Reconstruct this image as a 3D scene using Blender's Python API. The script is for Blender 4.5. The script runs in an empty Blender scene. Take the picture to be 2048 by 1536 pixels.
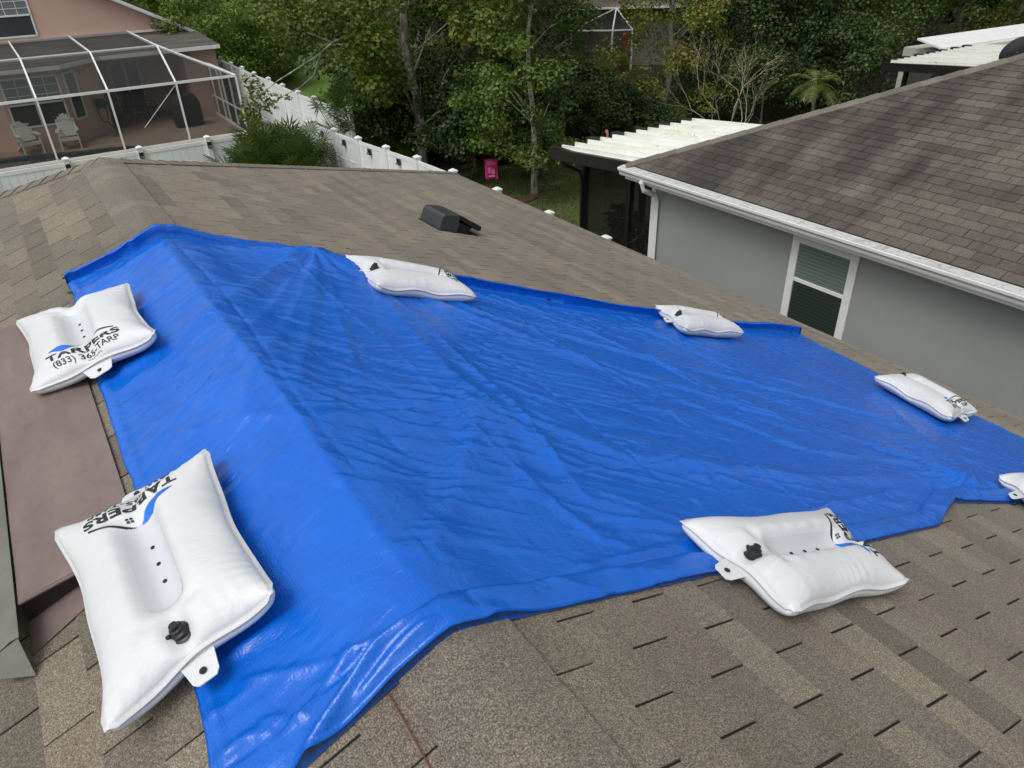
import bpy, bmesh, math, random
import numpy as np
from mathutils import Vector, Matrix, noise as mnoise

random.seed(7); rng = np.random.default_rng(7)
R = math.radians
scene = bpy.context.scene
col = scene.collection
H = 6.2                       # camera height above the ground
# ------------------------------------------------------------------ camera
F_PX, PITCH, ROLL, YAW = 1475.0, R(31.5), R(-2.17), R(57.6)
_h = np.array([math.cos(YAW), math.sin(YAW), 0]); _r = np.array([math.sin(YAW), -math.cos(YAW), 0]); _u = np.array([0, 0, 1.0])
_fw = _h*math.cos(PITCH) - _u*math.sin(PITCH); _up = _h*math.sin(PITCH) + _u*math.cos(PITCH)
CX = math.cos(ROLL)*_r + math.sin(ROLL)*_up; CY = -math.sin(ROLL)*_r + math.cos(ROLL)*_up
EYE = np.array([0, 0, H])
cam = bpy.data.cameras.new('camera'); co = bpy.data.objects.new('camera', cam); col.objects.link(co)
cam.sensor_width = 36; cam.lens = F_PX/2048*36; cam.clip_start = .05; cam.clip_end = 400
m = Matrix.Identity(4)
for i in range(3):
    m[i][0] = CX[i]; m[i][1] = CY[i]; m[i][2] = -_fw[i]; m[i][3] = EYE[i]
co.matrix_world = m; scene.camera = co
# ------------------------------------------------------------------ world, sun, exposure
SUN_EL, SUN_AZ = R(58), R(200)       # azimuth measured from +X
w = bpy.data.worlds.new("World"); scene.world = w; w.use_nodes = True
nt = w.node_tree; bg = nt.nodes['Background']
sky = nt.nodes.new('ShaderNodeTexSky'); sky.sky_type = 'NISHITA'; sky.sun_disc = False
sky.sun_elevation = SUN_EL; sky.sun_rotation = R(90) - SUN_AZ; sky.dust_density = 4; sky.air_density = 1.2
hs = nt.nodes.new('ShaderNodeHueSaturation'); hs.inputs['Saturation'].default_value = .10
nt.links.new(sky.outputs[0], hs.inputs['Color']); nt.links.new(hs.outputs[0], bg.inputs['Color']); bg.inputs['Strength'].default_value = .15
sl = bpy.data.lights.new('sun', 'SUN'); sl.energy = 1.0; sl.angle = R(26); sl.color = (1, .97, .93)
so = bpy.data.objects.new('sun', sl); col.objects.link(so)
d = Vector((math.cos(SUN_AZ)*math.cos(SUN_EL), math.sin(SUN_AZ)*math.cos(SUN_EL), math.sin(SUN_EL)))
so.rotation_euler = d.to_track_quat('Z', 'Y').to_euler(); so.location = d*30
scene.view_settings.view_transform = 'Standard'; scene.view_settings.look = 'None'
scene.view_settings.exposure = 0.10; scene.view_settings.gamma = 1

# ------------------------------------------------------------------ roof geometry
HR = 1.45; UR = .51; S = .37; ZR = H - HR            # ridge height below the eye, ridge u, roof pitch
def ray(px, py): return _fw + CX*(px-1024)/F_PX - CY*(py-768)/F_PX
def at(px, py, z):                                   # pixel -> point at height z
    dd = ray(px, py); return EYE + dd*((z-H)/dd[2])
def atu(px, py, u): dd = ray(px, py); return EYE + dd*(u/dd[0])
def atv(px, py, v): dd = ray(px, py); return EYE + dd*(v/dd[1])
def onroof(px, py, off=0):                           # pixel -> point on our roof
    out = None
    for s in (S, -S):
        n = np.array([s, 0, 1.0]); dd = ray(px, py); t = (ZR + off + s*UR - n@EYE)/(n@dd); p = EYE + dd*t
        if (p[0]-UR)*s >= -1e-6: out = p
    return out if out is not None else p
def far(px, D):                                      # direction of a column, at ground distance D
    dd = ray(px, 0); dd = np.array([dd[0], dd[1]]); dd /= np.linalg.norm(dd); return float(dd[0]*D), float(dd[1]*D)
def roofz(u):
    a = abs(u-UR); a = np.sqrt(a*a + .022**2) - .008; return ZR - S*a

# ------------------------------------------------------------------ object helpers
def tag(o, label=None, cat=None, group=None, kind=None):
    if label: o['label'] = label
    if cat: o['category'] = cat
    if group: o['group'] = group
    if kind: o['kind'] = kind
    return o
def empty(name, loc=(0, 0, 0), label=None, cat=None, group=None, rz=0):
    o = bpy.data.objects.new(name, None); col.objects.link(o); o.location = loc; o.rotation_euler = (0, 0, rz)
    o.empty_display_size = .1
    return tag(o, label, cat, group)
def worldloc(o):
    v = Vector((0, 0, 0))
    while o: v += o.location; o = o.parent
    return v
def copy_tree(o, parent=None):
    c = o.copy(); col.objects.link(c); c.parent = parent
    for ch in o.children: copy_tree(ch, c)
    return c
class MB:
    def __init__(s): s.v = []; s.f = []; s.t = []; s.m = []; s.tone = 0.5; s.mi = 0
    def add(s, vs, fs, tone=None):
        b = len(s.v); s.v.extend([tuple(float(c) for c in p) for p in vs])
        for f in fs: s.f.append(tuple(b+i for i in f)); s.t.append(s.tone if tone is None else tone); s.m.append(s.mi)
        return s
    def box(s, c, d, rz=0, M=None):
        hx, hy, hz = d[0]/2, d[1]/2, d[2]/2
        vs = [Vector((x*hx, y*hy, z*hz)) for z in (-1, 1) for x, y in ((-1, -1), (1, -1), (1, 1), (-1, 1))]
        MM = M if M is not None else Matrix.Rotation(rz, 3, 'Z')
        vs = [Vector(c) + MM @ p for p in vs]
        return s.add(vs, [(3, 2, 1, 0), (4, 5, 6, 7), (0, 1, 5, 4), (1, 2, 6, 5), (2, 3, 7, 6), (3, 0, 4, 7)])
    def span(s, a, b):
        a = np.minimum(a, b).astype(float) if False else np.array(a, float); b = np.array(b, float)
        return s.box((a+b)/2, np.abs(b-a))
    def bar(s, a, b, w, h=None, up=(0, 0, 1)):
        h = h or w; a = Vector(a); b = Vector(b); z = (b-a); L = z.length; z.normalize(); x = z.cross(Vector(up))
        if x.length < 1e-4: x = z.cross(Vector((1, 0, 0)))
        x.normalize(); y = z.cross(x)
        M = Matrix((x, y, z)).transposed()
        return s.box((a+b)/2, (w, h, L), M=M)
    def tube(s, pts, rad, n=8, cap=True):
        pts = [Vector(p) for p in pts]; k = len(pts)
        if not hasattr(rad, '__len__'): rad = [rad]*k
        vs = []; px = None
        for i, p in enumerate(pts):
            dz = (pts[min(i+1, k-1)] - pts[max(i-1, 0)]).normalized()
            x = px - dz*px.dot(dz) if px is not None else dz.cross(Vector((0, 0, 1)) if abs(dz.z) < .9 else Vector((1, 0, 0)))
            x.normalize(); px = x; y = dz.cross(x)
            for j in range(n):
                a = 2*math.pi*j/n; vs.append(p + (x*math.cos(a) + y*math.sin(a))*rad[i])
        fs = [(i*n+j, i*n+(j+1) % n, (i+1)*n+(j+1) % n, (i+1)*n+j) for i in range(k-1) for j in range(n)]
        if cap: fs += [tuple(range(n))[::-1], tuple((k-1)*n+j for j in range(n))]
        return s.add(vs, fs)
    def lathe(s, prof, c=(0, 0, 0), n=20, M=None):
        vs = []
        for r, z in prof:
            for j in range(n):
                a = 2*math.pi*j/n; p = Vector((r*math.cos(a), r*math.sin(a), z))
                if M is not None: p = M @ p
                vs.append(Vector(c)+p)
        k = len(prof)
        fs = [(i*n+j, i*n+(j+1) % n, (i+1)*n+(j+1) % n, (i+1)*n+j) for i in range(k-1) for j in range(n)]
        fs += [tuple(range(n))[::-1], tuple((k-1)*n+j for j in range(n))]
        return s.add(vs, fs)
    def quad(s, *p): return s.add(p, [tuple(range(len(p)))])
    def prism(s, poly, dvec):
        n = len(poly); dv = Vector(dvec); p = [Vector(q) for q in poly]
        return s.add(p + [q+dv for q in p], [tuple(range(n))[::-1], tuple(range(n, 2*n))] + [(i, (i+1) % n, n+(i+1) % n, n+i) for i in range(n)])
    def build(s, name, mat, parent=None, smooth=False, bevel=0, **kw):
        me = bpy.data.meshes.new(name); org = worldloc(parent) if parent is not None else Vector((0, 0, 0))
        me.from_pydata([tuple(Vector(p)-org) for p in s.v], [], s.f)
        for mm in (mat if isinstance(mat, (list, tuple)) else [mat]): me.materials.append(mm)
        if any(s.m): me.polygons.foreach_set('material_index', s.m)
        at_ = me.attributes.new('tone', 'FLOAT', 'FACE'); at_.data.foreach_set('value', s.t)
        if smooth:
            me.polygons.foreach_set('use_smooth', [True]*len(s.f))
        me.update()
        bm = bmesh.new(); bm.from_mesh(me); bmesh.ops.recalc_face_normals(bm, faces=bm.faces); bm.to_mesh(me); bm.free()
        if smooth and smooth != 'all':
            me.set_sharp_from_angle(angle=R(40))
        o = bpy.data.objects.new(name, me); col.objects.link(o); o.parent = parent
        if bevel:
            b = o.modifiers.new('b', 'BEVEL'); b.width = bevel; b.segments = 2; b.limit_method = 'ANGLE'
        return tag(o, **kw)
def npmesh(name, V, Fq, mats, parent=None, tone=None, smooth=False, midx=None, **kw):
    me = bpy.data.meshes.new(name); V = np.asarray(V, np.float32); Fq = np.asarray(Fq, np.int32)
    if parent is not None: V = V - np.array(worldloc(parent), np.float32)
    nf, k = Fq.shape
    me.vertices.add(len(V)); me.vertices.foreach_set('co', V.ravel())
    me.loops.add(nf*k); me.loops.foreach_set('vertex_index', Fq.ravel())
    me.polygons.add(nf); me.polygons.foreach_set('loop_start', np.arange(nf, dtype=np.int32)*k); me.polygons.foreach_set('loop_total', np.full(nf, k, np.int32))
    for mm in (mats if isinstance(mats, (list, tuple)) else [mats]): me.materials.append(mm)
    if midx is not None: me.polygons.foreach_set('material_index', np.asarray(midx, np.int32))
    if tone is not None:
        a = me.attributes.new('tone', 'FLOAT', 'FACE'); a.data.foreach_set('value', np.asarray(tone, np.float32))
    if smooth: me.polygons.foreach_set('use_smooth', np.ones(nf, bool))
    me.update(calc_edges=True); me.validate()
    o = bpy.data.objects.new(name, me); col.objects.link(o); o.parent = parent
    return tag(o, **kw)

# ------------------------------------------------------------------ materials
def srgb(r, g, b):
    f = lambda c: (c/255/12.92 if c/255 <= .04045 else ((c/255+.055)/1.055)**2.4); return (f(r), f(g), f(b), 1)
class NT:
    def __init__(s, name):
        s.m = bpy.data.materials.new(name); s.m.use_nodes = True; s.t = s.m.node_tree; s.p = s.t.nodes['Principled BSDF']
        s.tc = s.t.nodes.new('ShaderNodeTexCoord')
    def n(s, typ, **kw):
        nd = s.t.nodes.new('ShaderNode'+typ)
        for k, v in kw.items():
            if k in nd.inputs: nd.inputs[k].default_value = v
            else: setattr(nd, k, v)
        return nd
    def l(s, a, b): s.t.links.new(a, b)
    def co(s, scale=(1, 1, 1), rot=(0, 0, 0), obj=True):
        mp = s.n('Mapping'); mp.inputs['Scale'].default_value = scale; mp.inputs['Rotation'].default_value = rot
        s.l(s.tc.outputs['Object'], mp.inputs[0]); return mp.outputs[0]
    def noise(s, scale, detail=3, rough=.5, co=None, dist=0):
        nd = s.n('TexNoise'); nd.inputs['Scale'].default_value = scale; nd.inputs['Detail'].default_value = detail
        nd.inputs['Roughness'].default_value = rough; nd.inputs['Distortion'].default_value = dist
        s.l(co if co is not None else s.tc.outputs['Object'], nd.inputs['Vector']); return nd.outputs['Fac']
    def ramp(s, fac, stops):
        r = s.n('ValToRGB'); e = r.color_ramp.elements
        while len(e) < len(stops): e.new(.5)
        for i, (p, c) in enumerate(stops): e[i].position = p; e[i].color = c if len(c) == 4 else (*c, 1)
        s.l(fac, r.inputs[0]); return r.outputs[0]
    def mix(s, fac, a, b, mode='MIX'):
        mx = s.n('Mix', data_type='RGBA', blend_type=mode)
        for k, v in ((0, fac), (6, a), (7, b)):
            if isinstance(v, (int, float)): mx.inputs[k].default_value = v
            elif isinstance(v, tuple): mx.inputs[k].default_value = v if len(v) == 4 else (*v, 1)
            else: s.l(v, mx.inputs[k])
        return mx.outputs[2]
    def math(s, op, a, b=0):
        nd = s.n('Math', operation=op)
        for k, v in ((0, a), (1, b)):
            if isinstance(v, (int, float)): nd.inputs[k].default_value = v
            else: s.l(v, nd.inputs[k])
        return nd.outputs[0]
    def attr(s, name='tone'):
        a = s.n('Attribute'); a.attribute_name = name; return a.outputs['Fac']
    def bump(s, h, strength=.3, dist=.01, prev=None):
        b = s.n('Bump'); b.inputs['Strength'].default_value = strength; b.inputs['Distance'].default_value = dist
        s.l(h, b.inputs['Height'])
        if prev is not None: s.l(prev, b.inputs['Normal'])
        return b.outputs[0]
    def out(s, color=None, rough=None, normal=None, metal=None, spec=None):
        P = s.p.inputs
        for k, v in (('Base Color', color), ('Roughness', rough), ('Metallic', metal), ('Specular IOR Level', spec)):
            if v is None: continue
            if isinstance(v, (int, float)): P[k].default_value = v
            elif isinstance(v, tuple): P[k].default_value = v if len(v) == 4 else (*v, 1)
            else: s.l(v, P[k])
        if normal is not None: s.l(normal, P['Normal'])
        return s.m
def plain(name, c, rough=.6, var=.15, scale=6, metal=0, bump=0, bscale=60, spec=.5):
    t = NT(name); c = c if len(c) == 4 else (*c, 1)
    lo = tuple(x*(1-var) for x in c[:3]); hi = tuple(min(1, x*(1+var)) for x in c[:3])
    f = t.noise(scale, 4, .6); colr = t.ramp(f, [(.3, lo), (.7, hi)])
    nm = t.bump(t.noise(bscale, 3), bump, .01) if bump else None
    return t.out(colr, rough, nm, metal, spec)
M = {}
def shingle_mat(name, cols, stain=None, gran=260, ctr=.55):
    t = NT(name); a = t.attr()
    base = t.ramp(a, [(i/(len(cols)-1), c) for i, c in enumerate(cols)])
    g = t.noise(gran, 2, .7); g2 = t.noise(gran*.37, 3, .6); g3 = t.noise(2.2, 4, .6)
    sp = t.ramp(g, [(.36, (1-ctr*.8,)*3), (.5, (.95,)*3), (.64, (1+ctr*1.5,)*3)])
    c = t.mix(1, base, sp, 'MULTIPLY')
    c = t.mix(1, c, t.ramp(g2, [(.35, (.86, .86, .87)), (.65, (1.15, 1.14, 1.12))]), 'MULTIPLY')
    c = t.mix(1, c, t.ramp(g3, [(.3, (.86, .87, .9)), (.7, (1.1, 1.09, 1.06))]), 'MULTIPLY')
    if stain:
        s1 = t.noise(1.0, 5, .65, t.co((.45, 1.9, .45), (0, 0, R(0)))); s2 = t.noise(1.0, 3, .6, t.co((.16, .3, .16)))
        s1 = t.math('ADD', s1, t.math('MULTIPLY', t.math('SUBTRACT', s2, .5), .7))
        c = t.mix(t.ramp(s1, [(.44, (0, 0, 0)), (.66, (.95, .95, .95))]), c, stain, 'MULTIPLY')
    nm = t.bump(g, .55, .0025)
    t.p.inputs['Sheen Weight'].default_value = .14; t.p.inputs['Sheen Roughness'].default_value = .6; t.p.inputs['Sheen Tint'].default_value = (.9, .84, .76, 1)
    return t.out(c, .93, nm, 0, .25)
M['shingle'] = shingle_mat('asphalt_shingle', gran=240, ctr=.62, cols= [srgb(91, 85, 75), srgb(105, 98, 86), srgb(99, 93, 84), srgb(118, 110, 96), srgb(110, 99, 88), srgb(98, 92, 83)])
M['shingle_grey'] = shingle_mat('weathered_shingle', [srgb(74, 68, 62), srgb(82, 76, 70), srgb(88, 82, 75), srgb(97, 91, 83)], stain=(.34, .33, .37), gran=120, ctr=.3)
M['slot'] = plain('asphalt_gap', (.014, .013, .012), .9)
M['cap'] = shingle_mat('cap_shingle', gran=240, ctr=.62, cols= [srgb(97, 91, 82), srgb(105, 98, 88), srgb(112, 105, 94), srgb(101, 95, 86)])
M['cap_grey'] = shingle_mat('weathered_cap_shingle', [srgb(90, 85, 78), srgb(102, 96, 88), srgb(112, 106, 96)], gran=120, ctr=.3)
# tarp
t = NT('blue_poly_tarp')
wv1 = t.n('TexWave', wave_type='BANDS', bands_direction='X'); wv1.inputs['Scale'].default_value = 34; wv1.inputs['Distortion'].default_value = .4
wv2 = t.n('TexWave', wave_type='BANDS', bands_direction='Y'); wv2.inputs['Scale'].default_value = 34; wv2.inputs['Distortion'].default_value = .4
for wv in (wv1, wv2): t.l(t.tc.outputs['Object'], wv.inputs['Vector'])
weave = t.math('ADD', wv1.outputs['Fac'], wv2.outputs['Fac'])
n1 = t.noise(1, 6, .62, t.co((5, 42, 9), (0, 0, R(-8))), .6)
n2 = t.noise(1, 6, .62, t.co((5, 34, 9), (0, 0, R(42))), .8)
n3 = t.noise(1, 5, .7, t.co((5, 2.2, 3), (0, 0, R(50))), .8)
cr = t.noise(3.2, 6, .65, None, 1.4)                       # crumple creases: ridges of a folded noise
crr = t.math('ABSOLUTE', t.math('SUBTRACT', cr, .5)); crr = t.math('MINIMUM', crr, .06)
b1 = t.bump(weave, .10, .001); b2 = t.bump(t.math('ADD', n1, n2), .06, .012, b1)
b3 = t.bump(crr, .30, .04, b2); b4 = t.bump(n3, .3, .02, b3)
c = t.mix(t.ramp(n3, [(.3, (0, 0, 0)), (.7, (1, 1, 1))]), (.0, .082, .46), (.0, .116, .58))
c = t.mix(t.ramp(weave, [(.6, (.0,)*3), (1, (.20,)*3)]), c, (.008, .17, .64))
M['tarp'] = t.out(c, t.ramp(n1, [(.2, (.24,)*3), (.8, (.32,)*3)]), b4, 0, .48)
M['tarp'].node_tree.nodes['Principled BSDF'].inputs['Sheen Weight'].default_value = .0
# bag vinyl
t = NT('white_vinyl')
v1 = t.noise(9, 5, .6, t.co((1, 2.2, 1)), 1.0); v2 = t.noise(2.5, 3)
c = t.ramp(v2, [(.3, (.57, .59, .61)), (.7, (.63, .645, .66))])
M['vinyl'] = t.out(c, .5, t.bump(v1, .22, .02), 0, .5)
M['vinyl'].node_tree.nodes['Principled BSDF'].inputs['Subsurface Weight'].default_value = .0
M['patch'] = plain('weld_patch_vinyl', (.55, .56, .60), .3, .02, 3, bump=.1, bscale=14)
M['print'] = plain('black_print', (.012, .013, .016), .45, .1)
M['print_blue'] = plain('blue_print', srgb(20, 105, 205), .45, .06)
M['rubber'] = plain('black_rubber', (.012, .012, .013), .42, .2, bump=.1)
M['brass'] = plain('dark_grommet', (.03, .028, .024), .4, .3, metal=.6)
M['black'] = plain('bronze_metal', (.014, .012, .012), .38, .2, metal=0)
M['vent'] = plain('vent_plastic', srgb(52, 56, 60), .42, .1, 3)
M['ventdark'] = plain('vent_dark', srgb(16, 20, 26), .5, .1, 3)
t = NT('mauve_metal'); f = t.noise(3, 6, .65, t.co((2, .6, 1))); f2 = t.noise(14, 5, .7)
c = t.ramp(f, [(.3, srgb(106, 92, 88)), (.55, srgb(120, 105, 101)), (.8, srgb(132, 119, 111))])
c = t.mix(t.ramp(f2, [(.5, (0, 0, 0)), (.75, (.35,)*3)]), c, srgb(84, 72, 68))
M['mauve'] = t.out(c, .5, t.bump(f2, .08, .01), 0, .4)
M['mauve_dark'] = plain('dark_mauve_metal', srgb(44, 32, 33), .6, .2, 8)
M['steel'] = plain('weathered_steel', srgb(112, 110, 104), .45, .2, 5, metal=.15)
M['white'] = plain('white_paint', (.74, .75, .74), .45, .06, 3)
M['vinyl_fence'] = plain('white_vinyl_fence', (.72, .745, .74), .4, .06, 1.2)
M['stained'] = plain('algae_stained_vinyl', (.66, .69, .64), .5, .12, 3)
def dirty_white(name):
    t = NT(name); f = t.noise(14, 6, .75); g = t.noise(2.5, 4, .6)
    c = t.mix(t.ramp(t.math('MULTIPLY', f, t.math('ADD', g, .5)), [(.48, (0, 0, 0)), (.62, (.75,)*3)]), (.50, .51, .50), srgb(146, 136, 126))
    return t.out(c, .5)
M['gutterguard'] = dirty_white('dirty_gutter_guard')
M['grey_wall'] = plain('grey_stucco', srgb(147, 151, 149), .85, .05, .8, bump=.25, bscale=90)
M['our_wall'] = plain('beige_stucco', srgb(170, 160, 140), .9, .05, 1, bump=.3, bscale=90)
M['pink_wall'] = plain('pink_stucco', srgb(200, 168, 155), .9, .06, .7, bump=.25, bscale=70)
t = NT('panel_roof_white'); f = t.noise(2.2, 5, .6, t.co((1, .5, 1))); g = t.noise(9, 6, .7, t.co((5, .7, 1)))
c = t.ramp(f, [(.35, (.68, .70, .60)), (.65, (.80, .81, .79))])
c = t.mix(t.ramp(g, [(.6, (0, 0, 0)), (.72, (.8,)*3)]), c, (.16, .16, .13)); M['panel'] = t.out(c, .5)
def glass(name, c, rough=.08):
    t = NT(name); return t.out(c, rough, None, 0, .8)
# blinds behind glass: a striped surface with a clear coat
t = NT('window_blinds'); wv = t.n('TexWave', wave_type='BANDS', bands_direction='Z', wave_profile='SAW'); wv.inputs['Scale'].default_value = 6.3
t.l(t.tc.outputs['Object'], wv.inputs['Vector'])
M['blinds'] = t.out(t.ramp(wv.outputs['Fac'], [(0, srgb(96, 112, 104)), (.7, srgb(118, 134, 124)), (1, srgb(70, 84, 80))]), .3)
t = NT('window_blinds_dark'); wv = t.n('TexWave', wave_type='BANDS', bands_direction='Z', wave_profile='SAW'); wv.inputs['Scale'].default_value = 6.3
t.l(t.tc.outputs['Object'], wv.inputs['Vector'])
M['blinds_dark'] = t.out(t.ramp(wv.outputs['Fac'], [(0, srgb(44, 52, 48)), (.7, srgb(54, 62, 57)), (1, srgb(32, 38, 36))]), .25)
M['pane'] = glass('window_glass', srgb(112, 122, 128), .15)
M['pane_dark'] = glass('dark_window_glass', srgb(58, 66, 70), .12)
def screen(name, c, alpha):
    t = NT(name); t.p.inputs['Base Color'].default_value = (*c, 1); t.p.inputs['Roughness'].default_value = .8
    t.p.inputs['Specular IOR Level'].default_value = .2
    tr = t.n('BsdfTransparent'); mx = t.n('MixShader'); mx.inputs[0].default_value = alpha
    t.l(tr.outputs[0], mx.inputs[1]); t.l(t.p.outputs[0], mx.inputs[2]); t.l(mx.outputs[0], t.t.nodes['Material Output'].inputs['Surface'])
    return t.m
M['screen'] = screen('insect_screen', (.05, .053, .054), .45)
M['screen_thin'] = screen('sheer_screen', (.05, .052, .052), .25)
M['screen_dark'] = screen('dark_insect_screen', (.012, .013, .012), .6)
t = NT('patio_pavers'); br = t.n('TexBrick'); br.inputs['Scale'].default_value = 3.0
br.inputs['Color1'].default_value = srgb(170, 148, 126); br.inputs['Color2'].default_value = srgb(146, 130, 114); br.inputs['Mortar'].default_value = srgb(90, 74, 62); br.inputs['Mortar Size'].default_value = .02
t.l(t.tc.outputs['Object'], br.inputs['Vector']); M['paver'] = t.out(t.mix(.45, br.outputs[0], t.ramp(t.noise(2, 5), [(.3, srgb(180, 158, 130)), (.7, srgb(136, 120, 104))])), .85)
M['pool'] = glass('pool_water_surface', srgb(30, 58, 62), .05)
M['tile'] = plain('pool_tile', srgb(52, 58, 54), .4)
t = NT('grass'); g = t.noise(90, 4, .7); g2 = t.noise(1.1, 5, .6); g3 = t.noise(.18, 3, .5)
c = t.ramp(g, [(.3, (.030, .045, .010)), (.5, (.075, .10, .026)), (.7, (.135, .155, .052))])
c = t.mix(t.ramp(g2, [(.4, (0, 0, 0)), (.7, (.6,)*3)]), c, (.115, .095, .045)); M['grass'] = t.out(c, .95, t.bump(g, .8, .03))
t = NT('mown_lawn'); g = t.noise(26, 4, .7); c = t.ramp(g, [(.3, (.075, .15, .022)), (.7, (.13, .22, .045))]); M['lawn'] = t.out(c, .95, t.bump(g, .6, .03))
t = NT('leaf_litter'); g = t.noise(30, 5, .7); c = t.ramp(g, [(.3, (.010, .009, .006)), (.55, (.035, .024, .013)), (.75, (.075, .048, .026))]); M['litter'] = t.out(c, .95, t.bump(g, 1, .05))
t = NT('bark_mulch'); g = t.noise(60, 5, .7); M['mulch'] = t.out(t.ramp(g, [(.3, (.03, .017, .01)), (.7, (.16, .07, .035))]), .95, t.bump(g, 1, .03))
M['bark'] = plain('grey_bark', srgb(118, 112, 100), .9, .45, 9, bump=.8, bscale=20)
t = NT('pale_bark'); f = t.noise(1, 5, .7, t.co((9, 9, 4))); g = t.noise(1, 5, .7, t.co((14, 14, 26)))
c = t.ramp(f, [(.38, srgb(96, 92, 80)), (.5, srgb(150, 146, 134)), (.66, srgb(190, 186, 172))]); c = t.mix(t.ramp(g, [(.55, (0, 0, 0)), (.66, (.8,)*3)]), c, srgb(60, 56, 46)); M['bark_pale'] = t.out(c, .85, t.bump(f, .5, .02))
M['bark_pine'] = plain('pine_bark', srgb(124, 104, 90), .9, .4, 6, bump=.8, bscale=14)
M['twig'] = plain('bare_twig', srgb(165, 156, 134), .85, .25, 8)
M['pink'] = plain('pink_fabric', srgb(196, 40, 110), .8, .2, 6)
M['flamingo'] = plain('flamingo_pink', srgb(206, 120, 112), .5, .15, 5)
M['red'] = plain('red_petals', srgb(200, 40, 50), .7, .2); M['teal'] = plain('teal_plastic', srgb(22, 84, 74), .5, .1)
M['bluepot'] = plain('blue_glazed_pot', srgb(30, 52, 90), .25, .1)
M['graybucket'] = plain('grey_bucket', srgb(150, 150, 146), .5, .1)
M['cover'] = plain('black_cover', (.012, .013, .014), .7, .3, 4, bump=.4, bscale=8)
M['chairwhite'] = plain('white_chair_plastic', (.68, .68, .64), .5, .05)
M['fabric'] = plain('scalloped_awning_cloth', srgb(176, 164, 130), .9, .2, 12)
M['furn'] = plain('dark_wicker', (.02, .019, .018), .6, .3, 20)
M['soffit'] = plain('grey_brown_paint', srgb(120, 112, 106), .9, .05)  # even grey brown of the porch floor and the far house wall
M['panel_dull'] = plain('dull_panel', (.34, .34, .30), .6, .2, 4)
M['siding'] = plain('pale_grey_siding', srgb(168, 172, 160), .8, .06, 2)
M['orange'] = plain('rust_orange', srgb(196, 76, 22), .6, .15)
M['dish'] = plain('dish_grey', srgb(86, 90, 94), .5, .08)
def leaf_mat(name, stops, trans=.35, rough=.5):
    t = NT(name); a = t.attr(); oi = t.n('ObjectInfo')
    a2 = t.math('ADD', a, t.math('MULTIPLY', t.math('SUBTRACT', oi.outputs['Random'], .5), .14))
    c = t.ramp(a2, stops); t.out(c, rough, None, 0, .35)
    tr = t.n('BsdfTranslucent'); t.l(t.mix(1, c, (1.1, 1.25, .6), 'MULTIPLY'), tr.inputs['Color'])
    mx = t.n('MixShader'); mx.inputs[0].default_value = trans
    t.l(t.p.outputs[0], mx.inputs[1]); t.l(tr.outputs[0], mx.inputs[2]); t.l(mx.outputs[0], t.t.nodes['Material Output'].inputs['Surface'])
    return t.m
M['leaf'] = leaf_mat('maple_leaves', [(0, (0.0416, 0.074, 0.0166)), (0.45, (0.0971, 0.1526, 0.0278)), (0.8, (0.1758, 0.2313, 0.0416)), (1, (0.2775, 0.2868, 0.0555))])
M['leaf_dark'] = leaf_mat('dark_oak_leaves', [(0, (0.0177, 0.0328, 0.0096)), (0.5, (0.0396, 0.0669, 0.0164)), (1, (0.0887, 0.1228, 0.0286))], .25)
M['leaf_mid'] = leaf_mat('birch_leaves', [(0, (0.0432, 0.0794, 0.019)), (0.5, (0.0967, 0.1555, 0.0311)), (1, (0.1987, 0.2419, 0.0475))])
M['leaf_yellow'] = leaf_mat('turning_leaves', [(0, (0.0672, 0.096, 0.0211)), (0.45, (0.1632, 0.192, 0.0346)), (0.85, (0.2784, 0.2592, 0.048)), (1, (0.3168, 0.2016, 0.0672))])
M['leaf_bush'] = leaf_mat('fern_shrub_leaves', [(0, (0.0432, 0.0816, 0.0173)), (0.5, (0.1104, 0.1824, 0.0326)), (1, (0.2016, 0.2784, 0.0528))])
M['frond'] = leaf_mat('palmetto_fronds', [(0, (0.03, 0.055, 0.014)), (0.5, (0.075, 0.12, 0.03)), (1, (0.15, 0.2, 0.055))], .2, .4)
M['frond_light'] = leaf_mat('palm_fronds', [(0, (.05, .08, .015)), (1, (.16, .20, .05))], .3, .4)

# ------------------------------------------------------------------ setting: ground
def sheet(name, poly, z, mat, th=0):
    b = MB(); b.quad(*[(x, y, z) for x, y in poly]); return b.build(name, mat, kind='structure')
sheet('ground', [(-60, -40), (140, -40), (140, 160), (-60, 160)], 0, M['grass'])
sheet('forest_floor', [(10.4, 19.9), (11.6, 19.4), (13.4, 19.7), (16, 18.5), (40, 14), (120, 30), (110, 120), (60, 110), (24, 46), (15, 27), (10.6, 22.5)], .006, M['litter'])
sheet('lawn', [(8.9, 25), (13, 30.5), (20.5, 41), (26, 70), (18, 72), (12, 50), (9.2, 38)], .008, M['lawn'])
p = at(1035, 402, 0); b = MB(); b.prism([(p[0]+.75*math.cos(a)*(1+.2*math.sin(3*a)), p[1]+.3*math.sin(a), .01) for a in np.linspace(0, 2*math.pi, 14, endpoint=False)], (0, 0, .02)); b.build('mulch', M['mulch'], kind='structure')

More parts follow.
